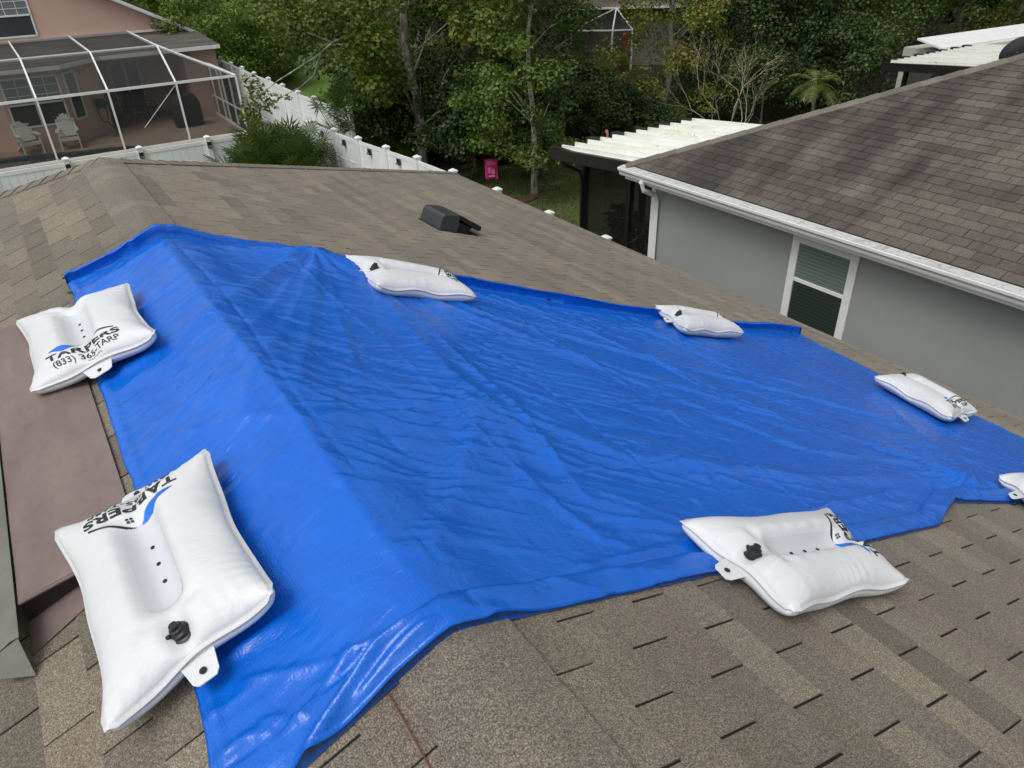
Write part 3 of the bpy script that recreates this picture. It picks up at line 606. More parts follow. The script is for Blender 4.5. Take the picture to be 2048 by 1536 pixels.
# emblem: a roof line, half black and half under a blue tarp, with a four-pane window
EMB = [([(.006, .185), (.165, .246), (.165, .257), (.0, .194)], 'print'), ([(-.002, .180), (-.165, .240), (-.10, .258), (-.03, .232), (.010, .196)], 'print_blue')]
EMB += [([(.018+dx, .222+dy), (.028+dx, .222+dy), (.028+dx, .230+dy), (.018+dx, .230+dy)], 'print') for dx in (0, .013) for dy in (0, .0105)]
def make_bag(cpx, off, label, sd=1., ph=0., full=True, name='weight_bag', corner=None, valve=-.325, thick=.86):
    # cpx: where the four seam corners (-a-b, -a+b, +a-b, +a+b) are seen; +a is the printed end
    Q4 = [Vector(onroof(*q_, off+.085)) for q_ in cpx]; c_ = np.array((Q4[0]+Q4[1]+Q4[2]+Q4[3])/4)
    slope = -S if c_[0] > UR else S
    root = empty(name, tuple(c_), label, 'weight bag', 'white inflatable weight bags holding down the tarp')
    N = Vector((-slope, 0, 1)).normalized(); c_ = c_ - np.array(N)*.085*N.z; root.location = c_
    Ax = (Q4[2]+Q4[3]-Q4[0]-Q4[1]); Ax = (Ax - N*Ax.dot(N)).normalized(); By = N.cross(Ax)
    def T(x, y, z):
        zz = z*thick
        a_, b_ = x/BL*2, y/BW*2
        if corner:
            for (ca, cb, cz) in corner: zz += cz*math.exp(-((a_-ca)**2+(b_-cb)**2)/.35)
        q = (Q4[0]*(1-a_)*(1-b_) + Q4[1]*(1-a_)*(1+b_) + Q4[2]*(1+a_)*(1-b_) + Q4[3]*(1+a_)*(1+b_))*.25 + N*(zz-.085)
        return (q.x, q.y, q.z)
    na, nb = 130, 100
    aa = np.sin(np.linspace(-1, 1, na)*math.pi/2); bb = np.sin(np.linspace(-1, 1, nb)*math.pi/2)
    aa = .6*aa+.4*np.linspace(-1, 1, na); bb = .6*bb+.4*np.linspace(-1, 1, nb)
    A_, B_ = np.meshgrid(aa, bb, indexing='ij'); X_, Y_ = bag_xy(A_, B_)
    seam = .082 + .010*np.sin(A_*7+sd)*np.abs(B_)**6 + .008*np.sin(B_*6+ph)*np.abs(A_)**6 + .012*(np.abs(A_*B_)**3)
    Zt = seam + bag_z(A_, B_, sd, ph); Pb = np.power(np.clip(1-np.abs(A_)**5, 0, 1), .5)*np.power(np.clip(1-np.abs(B_)**4, 0, 1), .5)
    Zb = seam - np.minimum(.092*Pb, seam-.002)
    def grid(Z):
        return [T(x, y, z) for x, y, z in zip(X_.ravel(), Y_.ravel(), Z.ravel())]
    bu = 1+.055*4*Pb*(1-Pb); b = MB(); b.v = grid(Zt) + [T(x, y, z) for x, y, z in zip((X_*bu).ravel(), (Y_*bu).ravel(), Zb.ravel())]; n = na*nb; ix = np.arange(n).reshape(na, nb)
    q = np.stack([ix[:-1, :-1], ix[1:, :-1], ix[1:, 1:], ix[:-1, 1:]], -1).reshape(-1, 4)
    b.f = [tuple(int(k) for k in f) for f in q] + [tuple(int(k)+n for k in f[::-1]) for f in q]
    ring = list(ix[:, 0]) + list(ix[-1, 1:]) + list(ix[-2::-1, -1]) + list(ix[0, -2:0:-1])   # welded rim
    rv_ = []
    for k in ring:
        i, j = divmod(int(k), nb); ox = .013*(1 if i == na-1 else -1 if i == 0 else 0); oy = .013*(1 if j == nb-1 else -1 if j == 0 else 0)
        x, y, z = X_[i, j]+ox, Y_[i, j]+oy, Zt[i, j]; rv_ += [T(x, y, z+.0012), T(x, y, z-.0012)]
    s0 = len(b.v); b.v += rv_; m_ = len(ring)
    for k in range(m_):
        k2 = (k+1) % m_; b.f += [(int(ring[k]), int(ring[k2]), s0+2*k2, s0+2*k), (s0+2*k, s0+2*k2, s0+2*k2+1, s0+2*k+1), (int(ring[k])+n, s0+2*k+1, s0+2*k2+1, int(ring[k2])+n)]
    b.t = [.5]*len(b.f); b.m = [0]*len(b.f)
    body = b.build('body', M['vinyl'], root, smooth='all')
    def surf(x, y):
        a_ = x/(.5*BL); b2 = y/(.5*BW)
        for it in range(4):
            fx, fy = bag_xy(np.float64(a_), np.float64(b2)); a_ = a_*1 + (x-float(fx))/(.5*BL); b2 = b2 + (y-float(fy))/(.5*BW)
        a_ = max(-.999, min(.999, a_)); b2 = max(-.999, min(.999, b2))
        se = .082 + .010*math.sin(a_*7+sd)*abs(b2)**6 + .008*math.sin(b2*6+ph)*abs(a_)**6 + .012*(abs(a_*b2)**3)
        return se + float(bag_z(a_, b2, sd, ph))
    # end flaps with an eyelet
    for sg, wd in ((1, .075), (-1, .06)):
        b = MB(); a0 = .5*BL*.915; pts = []
        for k in range(9): pts.append((sg*(a0+.078*min(1, math.sin(math.pi*k/8)*2.2) - .0), -wd+2*wd*k/8))
        zf = .075; vs = [T(sg*(a0-.03), -wd*.9, .06), T(sg*(a0-.03), wd*.9, .06)][:0]
        up_ = [T(x, y, zf-.02*max(0, (abs(x)-a0)/.078)+.004*math.sin(y*40)) for x, y in pts]; inn = [T(sg*(a0-.02), y, zf+.004) for x, y in pts]
        lo = [tuple(Vector(p)-N*.003) for p in up_]
        k9 = 9; b.add(inn+up_+lo, [(i, i+1, k9+i+1, k9+i) for i in range(8)] + [(k9+i, k9+i+1, 2*k9+i+1, 2*k9+i) for i in range(8)]); fl = b.build('flap', M['vinyl'], root, smooth=True)
        b = MB(); Q = Matrix((Ax, By, N)).transposed(); b.lathe([(.003, .0), (.010, 0), (.010, .003), (.003, .003)], T(sg*(a0+.048), 0, zf-.011), 12, Q); b.build('eyelet', M['brass'], fl)
    Q = Matrix((Ax, By, N)).transposed()
    if full:
        # welded centre patch with three eyelets
        pl, pw = .205, .068; g_ = []
        nx, ny = 26, 10
        for i in range(nx+1):
            for j in range(ny+1):
                x = -pl+2*pl*i/nx; yy = -1+2*j/ny; rr = max(0, abs(x)-pl+.03)/.03; y = yy*(pw-.018*rr*rr)
                g_.append(T(x, y, surf(x, y)+.0030-.0022*(1 if i in (0, nx) or j in (0, ny) else 0)))
        b = MB(); b.add(g_, [(i*(ny+1)+j, (i+1)*(ny+1)+j, (i+1)*(ny+1)+j+1, i*(ny+1)+j+1) for i in range(nx) for j in range(ny)]); pt = b.build('weld_patch', M['patch'], root, smooth='all')
        for x in (-.085, .0, .085):
            b = MB(); b.lathe([(.002, .001), (.0065, .001), (.0065, .003), (.002, .0022)], T(x, 0, surf(x, 0)+.003), 12, Q); b.build('eyelet', M['brass'], pt)
        # printing
        def place(vs): return [T(y_, x_, surf(y_, x_)+.0016) for x_, y_ in vs]
        for (vs, fs), (cx, cy), mk in TXT:
            b = MB(); b.add(place([(x+cx, cy-y) for x, y, z in vs]), fs); b.build('lettering', M[mk], root, smooth='all')
        for poly, mk in EMB:
            vs, fs = poly_fine(poly); b = MB(); b.add(place([(x, y) for x, y, z in vs]), fs); b.build('emblem', M[mk], root, smooth='all')
    # valve
    if valve is None: return root
    xv = valve; zv = surf(xv, 0); b = MB(); c0 = T(xv, 0, zv-.004)
    b.lathe([(.029, 0), (.031, .005), (.025, .008), (.024, .016), (.026, .019), (.020, .024), (.019, .032), (.013, .034), (.012, .045), (.007, .046)], c0, 28, Q); vl = b.build('valve', M['rubber'], root, smooth=True)
    b = MB(); c1 = T(xv, .0, zv+.02); b.bar(T(xv+.0, -.034, zv+.016), T(xv, .036, zv+.016), .009, .006, up=N); b.box(T(xv, .036, zv+.018), (.010, .010, .011), M=Q); b.build('valve_strap', M['rubber'], vl)
    return root
YB = math.pi/2
make_bag([(34, 643), (256, 566), (64, 788), (313, 668)], .035, 'puffed white weight bag showing the phone number, over the far end of the mauve vent', 1.3, .6, valve=None)
make_bag([(553, 1188), (214, 1472), (413, 897), (110, 1064)], .035, 'largest white weight bag in the near left corner with its valve towards the camera', 2.2, 1.9)
make_bag([(1590, 1222), (1358, 1040), (1820, 1162), (1655, 1018)], .005, 'white weight bag on the near tarp edge with blue emblem at its right end', .4, 2.8)
make_bag([(755, 572), (690, 509), (955, 592), (908, 552)], .02, 'white weight bag on the far tarp edge, nearest the black roof vent', 3.1, .2)
make_bag([(1372, 657), (1310, 609), (1490, 664), (1445, 636)], .02, 'white weight bag on the far tarp edge below the grey wall window', 4.0, 1.1)
make_bag([(1748, 750), (1822, 748), (1905, 834), (1957, 822)], .02, 'narrow looking white weight bag along the right tarp edge by the eave', 5.2, 2.0)
make_bag([(2085, 1015), (1997, 948), (2290, 1010), (2210, 960)], .01, 'white weight bag cut off by the right edge of the picture', .9, .1)
#--PART2--
# ------------------------------------------------------------------ grey neighbour house
UG, VG, ZG, SG = 7.88, 8.83, 3.0, .425
WU, WV = 8.2, 8.5
gh = empty('house', (11, 3, 0), 'grey stucco house with weathered shingle roof and white gutter on the right', 'house')
RU = 15.2; lg = (RU-UG)*math.hypot(1, SG); cg = 1/math.hypot(1, SG); VR = VG-(RU-UG); zR = ZG+.03+SG*(RU-UG)
b = MB(); O = (UG, VG, ZG+.03)
kg = (RU-UG)/lg
shingles(b, O, (0, 1, 0), (cg, 0, SG*cg), (-16, .02), (0, lg), [(0, 1, lg), (1, kg, 0)], expo=.143, tabw=.26, slot=.009, butt=.009, seed=31)
shingles(b, O, (1, 0, 0), (0, -cg, SG*cg), (0, 14.7), (0, lg), [(0, 1, lg), (-1, kg, 0), (1, kg, 2*(RU-UG))], slot=.010, butt=.009, seed=32)
b.build('roof', M['shingle_grey'], gh)
b = MB(); e = .004
b.quad((UG, -8, ZG+.03-e), (UG, VG, ZG+.03-e), (RU, VR, zR-e), (RU, -8, zR-e)); b.quad((UG, VG, ZG+.03-e), (2*RU-UG, VG, ZG+.03-e), (RU, VR, zR-e)); b.quad((2*RU-UG, VG, ZG+.03-e), (2*RU-UG, -8, ZG+.03-e), (RU, -8, zR-e), (RU, VR, zR-e))
b.build('underlayment', M['slot'], gh)
b = MB(); D = Vector((1, -1, SG)).normalized(); N1 = Vector((-SG*cg, 0, cg)); N2 = Vector((0, SG*cg, cg))
e1 = D.cross(N1); e1 = -e1 if e1.y > 0 else e1; e2 = D.cross(N2); e2 = -e2 if e2.x < 0 else e2
caps(b, (UG, VG, ZG+.035), (RU, VR, zR+.005), e1.normalized(), e2.normalized(), .16, expo=.26, lift=.016, seed=41)
caps(b, (RU, VR, zR+.005), (RU, -8, zR+.005), (-cg, 0, -SG*cg), (cg, 0, -SG*cg), .16, expo=.26, seed=42); b.build('ridge_cap', M['cap_grey'], gh, smooth=True)
b = MB(); b.span((WU, -8, 0), (2*RU-WU, WV, 2.78)); b.build('wall', M['grey_wall'], gh)
b = MB(); b.span((UG+.02, -8, 2.79), (2*RU-UG-.02, VG-.02, 2.81)); b.span((UG, -8, 2.80), (UG+.018, VG, ZG+.015)); b.span((UG+.018, VG-.018, 2.80), (2*RU-UG, VG, ZG+.015)); b.build('soffit', M['white'], gh)
# gutter: K profile along the eave with a mesh guard on top
gt = MB(); prof = [(0, 0), (-.075, 0), (-.085, .02), (-.09, .05), (-.125, .085), (-.13, .12), (-.12, .125), (0, .125)]
gt.prism([(UG+x, VG+.05, 2.865+z) for x, z in prof], (0, -17, 0)); go = gt.build('gutter', M['white'], gh)
b = MB(); b.quad((UG-.118, VG+.045, 2.994), (UG+.005, VG+.045, 3.012), (UG+.005, -8, 3.012), (UG-.118, -8, 2.994)); b.build('gutter_guard', M['gutterguard'], go)
b = MB(); dv = WV-.14
b.box((UG-.06, dv, 2.85), (.085, .075, .05)); b.tube([(UG-.06, dv, 2.86), (UG-.06, dv, 2.80), (UG-.03, dv, 2.72), (WU-.10, dv, 2.60), (WU-.05, dv, 2.50), (WU-.05, dv, 0.05)], .042, 4); b.build('downspout', M['white'], gh, bevel=.006)
b = MB(); b.span((WU-.02, WV-.07, 0), (WU-.002, WV+.02, 2.78)); b.build('corner_trim', M['white'], gh)
wy0, wy1, wz0, wz1 = 4.81, 5.79, 1.27, 2.74
win = MB(); fw_ = .11
x0, x1 = WU-.035, WU-.002
win.span((x0, wy0, wz1-.15), (x1, wy1, wz1)); win.span((x0, wy0, wz0), (x1, wy0+fw_, wz1-.15)); win.span((x0, wy1-fw_, wz0), (x1, wy1, wz1-.15)); win.span((x0-.01, wy0+fw_, wz0), (x1, wy1-fw_, wz0+.08))
win.span((x0+.006, wy0+fw_, 2.055), (x1, wy1-fw_, 2.105)); win.span((x0-.012, wy0-.01, wz1-.03), (x0, wy1+.01, wz1)); wo = win.build('window', M['white'], gh, bevel=.004)
b = MB(); b.span((WU-.014, wy0+fw_, 2.105), (WU-.004, wy1-fw_, wz1-.15)); b.build('upper_sash', M['blinds'], wo)
b = MB(); b.span((WU-.014, wy0+fw_, wz0+.08), (WU-.004, wy1-fw_, 2.055)); b.build('lower_sash', M['blinds_dark'], wo)
# satellite dish behind the hip
ds = empty('satellite_dish', (13.5, 6.17, 4.1), 'dark grey satellite dish poking up behind the weathered roof hip', 'satellite dish')
px_, py_ = worldloc(ds).x, worldloc(ds).y; zb_ = worldloc(ds).z
nrm = Vector((.35, .75, .45)).normalized(); q = nrm.to_track_quat('Z', 'Y').to_matrix(); cz = zb_+.26
b = MB(); b.lathe([(.001, -.045), (.10, -.038), (.16, -.02), (.235, .008), (.237, .014), (.16, -.012), (.10, -.03), (.001, -.037)], (px_, py_, cz), 26, q); b.build('reflector', M['dish'], ds, smooth=True)
b = MB(); b.tube([(px_, py_, zb_-.05), (px_, py_, zb_+.2), (px_-nrm.x*.05, py_-nrm.y*.05, cz-.02)], .02, 8); b.build('mast', M['dish'], ds)

# ------------------------------------------------------------------ lanais with white panel roofs
def lanai(u0, u1, v0, v1, z0, z1, label, rib=.305, posts=(), seed=1, name='lanai', pm='panel'):
    """white pan roof falling from the house wall (v0, z0) to the outer edge (v1, z1)"""
    L_ = empty(name, ((u0+u1)/2, (v0+v1)/2, 0), label, 'lanai'); b = MB()
    zz = lambda v, o=0: z0+(z1-z0)*(v-v0)/(v1-v0)+o
    b.prism([(u0, v0, zz(v0)), (u0, v1, zz(v1)), (u0, v1, zz(v1, -.05)), (u0, v0, zz(v0, -.05))], (u1-u0, 0, 0))
    rb = MB(); k = 0; u = u0+.06
    while u < u1-.05:
        for (du, wd, hh) in ((0, .03, .075), (rib*.5, .02, .018)):
            rb.prism([(u+du, v0, zz(v0, hh)), (u+du, v1-.01, zz(v1-.01, hh)), (u+du, v1-.01, zz(v1-.01, .0005)), (u+du, v0, zz(v0, .0005))], (wd, 0, 0))
        u += rib; k += 1
    pr_ = b.build('roof_panel', M[pm], L_); rb.build('rib', M['panel'], pr_)
    b = MB(); zo = zz(v1)
    b.span((u0-.09, v1+.004, zo-.16), (u1, v1+.12, zo+.005)); b.span((u0-.10, v0, z0-.17), (u0-.004, v1+.12, z0-.15)); 
    b.prism([(u0-.10, v0, zz(v0, .012)), (u0-.10, v1+.12, zz(v1, .012)), (u0-.10, v1+.12, zz(v1, -.19)), (u0-.10, v0, zz(v0, -.19))], (.095, 0, 0))
    b.build('gutter', M['black'], L_, bevel=.005)
    b = MB(); u = u0+.06; r = random.Random(seed)
    while u < u1-.3:
        b = MB(); b.span((u+.03, v1-.09, zz(v1, .003)), (u+.03+r.uniform(.14, .22), v1+.10, zz(v1, .095))); u += rib*2; b.build('pan_closure', M['black'], L_, bevel=.008)
    return L_, zz
U0 = 8.36; V1 = 11.24
la, zz = lanai(U0, 12.1, VG+.02, V1, 2.93, 2.72, 'dark framed screened porch with white ribbed panel roof behind the grey house')
pu, pv = 8.72, 10.88
b = MB(); zt_ = 2.55
posts_ = [(pu, pv), (pu, 9.62), (10.2, pv), (11.7, pv)]
for k, (x, y) in enumerate(posts_):
    b = MB(); b.span((x-.05, y-.05, 0), (x+.05, y+.05, zt_)); b.build('post', M['black'], la)
b = MB(); b.span((pu-.045, VG-.2, zt_), (pu+.045, pv+.04, zt_+.12)); b.span((pu+.046, pv-.04, zt_), (11.75, pv+.04, zt_+.12)); b.span((pu-.03, VG-.2, .02), (pu+.03, pv-.05, .08)); b.span((pu+.05, pv-.03, .02), (11.75, pv+.03, .08))
b.span((pu-.025, VG-.2, .78), (pu+.025, 9.57, .83)); b.build('frame', M['black'], la)
b = MB(); b.tube([(U0-.04, V1-.12, 2.56), (U0+.02, V1-.16, 2.46), (pu-.12, pv+.02, 2.34), (pu-.09, pv, 2.2), (pu-.09, pv, .05)], .035, 6); b.build('downspout', M['black'], la)
b = MB(); b.quad((pu, VG-.3, .08), (pu, pv-.05, .08), (pu, pv-.05, zt_), (pu, VG-.3, zt_)); b.quad((pu+.05, pv, .08), (11.75, pv, .08), (11.75, pv, zt_), (pu+.05, pv, zt_)); b.build('screen', M['screen_dark'], la)
b = MB(); b.span((pu, WV, .005), (11.75, pv, .04)); b.build('floor', M['soffit'], la)
# things inside the porch
def leafy_plant(name, loc, label, h, rad, n, leafmat, lw=.12, ll=.3, pot=None, seed=1, cat='potted plant'):
    r = random.Random(seed); root = empty(name, loc, label, cat); z0 = loc[2]
    if pot is not None:
        b = MB(); b.lathe([(.10, 0), (.17, .02), (.20, .18), (.19, .30), (.21, .33), (.19, .34)], loc, 20); b.build('pot', pot, root, smooth=True); z0 += .3
    st = MB(); lf = MB()
    for i in range(max(4, n//14)):
        a = r.uniform(0, 6.28); t_ = (loc[0]+math.cos(a)*rad*.55*r.random(), loc[1]+math.sin(a)*rad*.55*r.random(), z0+h*r.uniform(.55, 1)); st.tube([(loc[0], loc[1], z0-.03), ((loc[0]+t_[0])/2, (loc[1]+t_[1])/2, z0+.4*(t_[2]-z0)), t_], [.02, .014, .006], 5)
        for j in range(14):
            q_ = Vector((loc[0], loc[1], z0)).lerp(Vector(t_), r.uniform(.25, 1)); aa = r.uniform(0, 6.28); dn_ = r.uniform(-.3, .5)
            d_ = Vector((math.cos(aa), math.sin(aa), dn_)).normalized(); sd_ = d_.cross(Vector((0, 0, 1))).normalized(); L_ = ll*r.uniform(.6, 1.1); W_ = lw*r.uniform(.7, 1.1)
            m_ = q_+d_*L_*.5+Vector((0, 0, .04)); tip = q_+d_*L_-Vector((0, 0, .05)); lf.add([q_, m_+sd_*W_/2, tip, m_-sd_*W_/2], [(0, 1, 2, 3)], tone=r.random())
    st.build('stem', M['bark'], root); lf.build('foliage', leafmat, root); return root
leafy_plant('potted_plant', (9.45, 10.55, .04), 'tall broad leaved plant in a blue pot inside the dark screened porch', 1.45, .75, 170, M['leaf_dark'], .17, .34, M['bluepot'], 3)
leafy_plant('potted_plant', (9.35, 9.55, .04), 'drooping palm like plant beside the rightmost pane of the screened porch', 1.35, .9, 200, M['frond'], .07, .7, M['graybucket'], 5)
leafy_plant('shrub', (7.45, 9.15, 0), 'small bright green shrub at the foot of the white downspout', .7, .4, 90, M['leaf_bush'], .06, .12, None, 6, 'shrub')
def flamingo(name, loc, label, sc=1, rz=0):
    root = empty(name, loc, label, 'ornament'); Mz = Matrix.Rotation(rz, 3, 'Z'); T = lambda p: Vector(loc) + Mz @ (Vector(p)*sc)
    b = MB(); b.tube([T((-.28, 0, .42)), T((-.18, 0, .46)), T((-.05, 0, .47)), (T((.08, 0, .45))), T((.16, 0, .46))], [.012*sc, .07*sc, .10*sc, .085*sc, .03*sc], 12)
    b.tube([T((.13, 0, .47)), T((.22, 0, .55)), T((.20, 0, .68)), T((.12, 0, .78)), T((.14, 0, .88)), T((.22, 0, .90)), T((.27, 0, .87))], [.035*sc, .026*sc, .02*sc, .019*sc, .024*sc, .032*sc, .02*sc], 10); b.build('body', M['flamingo'], root, smooth=True)
    b = MB(); b.tube([T((.265, 0, .87)), T((.31, 0, .83)), T((.31, 0, .79))], [.018*sc, .014*sc, .004*sc], 8); b.build('beak', M['rubber'], root)
    for y in (-.03, .03):
        b = MB(); b.tube([T((0, y, .40)), T((.01, y, .2)), T((0, y, 0))], [.008*sc]*3, 6); b.build('leg', M['black'], root)
    return root
flamingo('flamingo_ornament', (9.15, 9.75, .04), 'pink flamingo ornament standing inside the dark screened porch', 1.0, R(100))
p = at(1218, 262, 1.55); flamingo('flamingo_ornament', (p[0], p[1], .0), 'small pink flamingo garden stake behind the white panel roof', 1.62, R(60))

# second porch and house further right
q = at(1778, 122, 2.9)
h2 = empty('house', (26, 5, 0), 'distant house whose low shingle roof shows beyond the weathered roof hip', 'house')
b = MB(); zE2 = 3.0; e0 = (21.3, 9.95)
b.span((e0[0]+.4, -4, 0), (36, e0[1]-.4, 2.8)); b.build('wall', M['grey_wall'], h2)
b = MB(); s0 = .36; O = (e0[0], e0[1], zE2); c2 = 1/math.hypot(1, s0)
shingles(b, O, (0, 1, 0), (c2, 0, s0*c2), (-14, 0), (0, 7), [(1, .94, 0)], seed=51, expo=.2, tabw=.6)
shingles(b, O, (1, 0, 0), (0, -c2, s0*c2), (0, 14), (0, 7), [(-1, .94, 0), (1, .94, 14)], seed=52, expo=.2, tabw=.6); b.build('roof', M['shingle'], h2)
b = MB(); b.quad((e0[0], -4, zE2-.01), (e0[0], e0[1], zE2-.01), (e0[0]+6.5, e0[1]-6.5, zE2+6.5*s0-.01), (e0[0]+6.5, -4, zE2+6.5*s0-.01)); b.quad((e0[0], e0[1], zE2-.01), (e0[0]+14, e0[1], zE2-.01), (e0[0]+7.5, e0[1]-6.5, zE2+6.5*s0-.01), (e0[0]+6.5, e0[1]-6.5, zE2+6.5*s0-.01)); b.build('underlayment', M['slot'], h2)
b = MB(); b.span((e0[0]-.1, -4, 2.87), (e0[0]-.005, e0[1]+.1, 3.0)); b.build('gutter', M['black'], h2)
l2, z2 = lanai(20.25, 24.6, 9.98, 12.35, 3.0, 2.85, 'distant dark framed porch with pale ribbed roof by the satellite dish', rib=.30, seed=4, pm='panel_dull')
for x, y in ((20.6, 12.0), (20.6, 11.0), (22.6, 12.0), (24.4, 12.0)):
    b = MB(); b.span((x-.05, y-.05, 0), (x+.05, y+.05, 2.68)); b.build('post', M['black'], l2)
b = MB(); b.quad((20.62, 9.9, .1), (20.62, 11.95, .1), (20.62, 11.95, 2.68), (20.62, 9.9, 2.68)); b.quad((20.65, 12, .1), (24.4, 12, .1), (24.4, 12, 2.68), (20.65, 12, 2.68)); b.build('screen', M['screen_dark'], l2)
# white roofed building
qa, qb = at(1878, 96, 2.7), at(2120, 60, 2.7); wd_ = Vector((qb[0]-qa[0], qb[1]-qa[1], 0)).normalized(); wn = Vector((wd_.y, -wd_.x, 0)); wn = wn if wn.dot(Vector((qa[0], qa[1], 0))) > 0 else -wn
wb = empty('outbuilding', (qa[0]+3, qa[1]-1, 0), 'pale building with bright white metal roof behind the distant porch', 'building')
A0 = Vector((qa[0], qa[1], 0)); b = MB(); L3 = 9
b.prism([A0, A0+wd_*L3, A0+wd_*L3+wn*1.2, A0+wn*1.2], (0, 0, 2.62)); b.build('wall', M['siding'], wb)
b = MB(); g0 = A0-wn*.3-wd_*.3+Vector((0, 0, 2.7)); b.prism([g0, g0+wd_*(L3+.6), g0+wd_*(L3+.6)+wn*.9+Vector((0, 0, .20)), g0+wn*.9+Vector((0, 0, .20))], (0, 0, .05)); b.build('roof', M['white'], wb)
b = MB(); b.prism([g0-Vector((0, 0, .12)), g0-Vector((0, 0, .12))+wd_*(L3+.6), g0-Vector((0, 0, .004))+wd_*(L3+.6), g0-Vector((0, 0, .004))], -wn*.1); b.build('gutter', M['white'], wb)

# house behind the trees with a screen cage
q = at(1222, 150, 0); hx, hy = q[0], q[1]; dv_ = Vector((hx, hy, 0)).normalized(); rt = Vector((dv_.y, -dv_.x, 0))
h3 = empty('house', (hx+4, hy+5, 0), 'brown roofed house glimpsed through the trees at the top centre', 'house')
B0 = Vector((hx, hy, 0))+dv_*3.0 - rt*4; b = MB(); b.prism([B0, B0+rt*9, B0+rt*9+dv_*6, B0+dv_*6], (0, 0, 2.7)); b.build('wall', M['soffit'], h3)
b = MB(); P0 = B0-rt*.4-dv_*.4+Vector((0, 0, 2.75)); shingles(b, P0, rt, (dv_*.92+Vector((0, 0, .39))), (0, 10), (0, 5), [(1, 0, 9.8), (-1, 0, 0)], seed=71, expo=.2, tabw=.5); b.build('roof', M['shingle'], h3)
b = MB(); b.prism([P0-Vector((0, 0, .01)), P0+rt*9.8-Vector((0, 0, .01)), P0+rt*9.8+dv_*5+Vector((0, 0, 2.1)), P0+dv_*5+Vector((0, 0, 2.1))], (0, 0, -.05)); b.build('underlayment', M['slot'], h3)
b = MB(); b.bar(P0, P0+rt*9.8, .1, .1); b.build('gutter', M['white'], h3)
cg3 = empty('screen_cage', (hx, hy, 0), 'white framed screen enclosure glimpsed between trees at the top centre', 'screen enclosure')
c0 = Vector((hx, hy, 0)); fr = MB()
A_ = c0+Vector((0, 0, 2.0)); B_ = A_+rt*.95+dv_*.2; T_ = c0+dv_*2.4+rt*.15+Vector((0, 0, 2.75)); C_ = A_-rt*2.0+dv_*.3
for a_, b__ in ((A_, B_), (A_, C_), (T_, B_), (T_, A_), (T_, C_), (c0, A_), (c0+rt*.95+dv_*.2, B_), (c0-rt*2, C_)): fr.bar(a_, b__, .06)
fr.build('frame', M['white'], cg3)
b = MB(); b.quad(A_, B_, T_); b.quad(A_, C_, T_); b.quad(c0, c0+rt*.95+dv_*.2, B_, A_); b.quad(c0, c0-rt*2+dv_*.3, C_, A_); b.build('screen', M['screen_dark'], cg3)
b = MB(); b.prism([c0+rt*.55+dv_*2.2, c0+rt*.8+dv_*2.2, c0+rt*.8+dv_*2.2+Vector((0, 0, 1.5)), c0+rt*.55+dv_*2.2+Vector((0, 0, 1.5))], dv_*.1); b.build('door', M['orange'], cg3)

# ------------------------------------------------------------------ white vinyl fences
def fence(name, pts, label, zt=1.78, seed=1):
    root = empty(name, (pts[0][0], pts[0][1], 0), label, 'fence'); pn = MB(); rls = [MB(), MB(), MB()]; r = random.Random(seed)
    for i, (a, c) in enumerate(zip(pts[:-1], pts[1:])):
        A = Vector((a[0], a[1], 0)); C = Vector((c[0], c[1], 0)); D = (C-A); L_ = D.length; D.normalize(); N = Vector((-D.y, D.x, 0)); n = max(1, int(L_/.17)); 
        for k in range(n):
            p0 = A+D*(L_*k/n+.003); p1 = A+D*(L_*(k+1)/n-.003); of = N*r.uniform(-.0015, .0015)
            pn.prism([p0-N*.011+of+Vector((0, 0, .06)), p1-N*.011+of+Vector((0, 0, .06)), p1+N*.011+of+Vector((0, 0, .06)), p0+N*.011+of+Vector((0, 0, .06))], (0, 0, zt-.08))
        for rl_, (z_, h_, w_) in zip(rls, ((zt-.045, .09, .045), (.11, .14, .045), (zt-.62, .05, .034))): rl_.bar(A+Vector((0, 0, z_)), C+Vector((0, 0, z_)), w_, h_)
    pn.build('panel', M['vinyl_fence'], root); [q_.build('rail', M['vinyl_fence'], root) for q_ in rls]
    for p_ in pts:
        b = MB(); b.span((p_[0]-.063, p_[1]-.063, 0), (p_[0]+.063, p_[1]+.063, zt+.06)); po = b.build('post', M['vinyl_fence'], root)
        b = MB(); x, y, z_ = p_[0], p_[1], zt+.062; k = .078
        b.add([(x-k, y-k, z_), (x+k, y-k, z_), (x+k, y+k, z_), (x-k, y+k, z_), (x-k, y-k, z_+.03), (x+k, y-k, z_+.03), (x+k, y+k, z_+.03), (x-k, y+k, z_+.03), (x, y, z_+.075)], [(3, 2, 1, 0), (0, 1, 5, 4), (1, 2, 6, 5), (2, 3, 7, 6), (3, 0, 4, 7), (4, 5, 8), (5, 6, 8), (6, 7, 8), (7, 4, 8)]); b.build('cap', M['vinyl_fence'], po)
    return root
side = [(7.12, 21.1), (7.15, 19.65), (7.26, 18.31), (7.41, 16.97), (7.55, 15.6), (7.62, 14.05), (7.64, 12.31), (7.60, 10.51), (7.58, 8.9)]
fence('white_fence', [(-4.1, 21.12), (-2.45, 21.12), (-.8, 21.12), (.85, 21.12), (2.52, 21.12), (4.2, 21.12), (5.7, 21.1), (7.0, 21.1)], 'white vinyl fence crossing behind our roof in front of the pool cage', seed=1)
fence('white_fence', side, 'white vinyl fence stepping down beside the dark trees to the right of the palmetto', seed=2)
pb = [at(x, y, 1.83)[:2] for x, y in ((440, 116), (462, 127), (484, 136), (508, 147), (537, 158), (565, 171), (596, 185), (628, 196), (664, 209))]
fence('white_fence', [(5.0, 37.8)] + [tuple(q) for q in pb] + [(8.66, 22.2)], 'distant white vinyl fence running back along the mown lawn', seed=3)
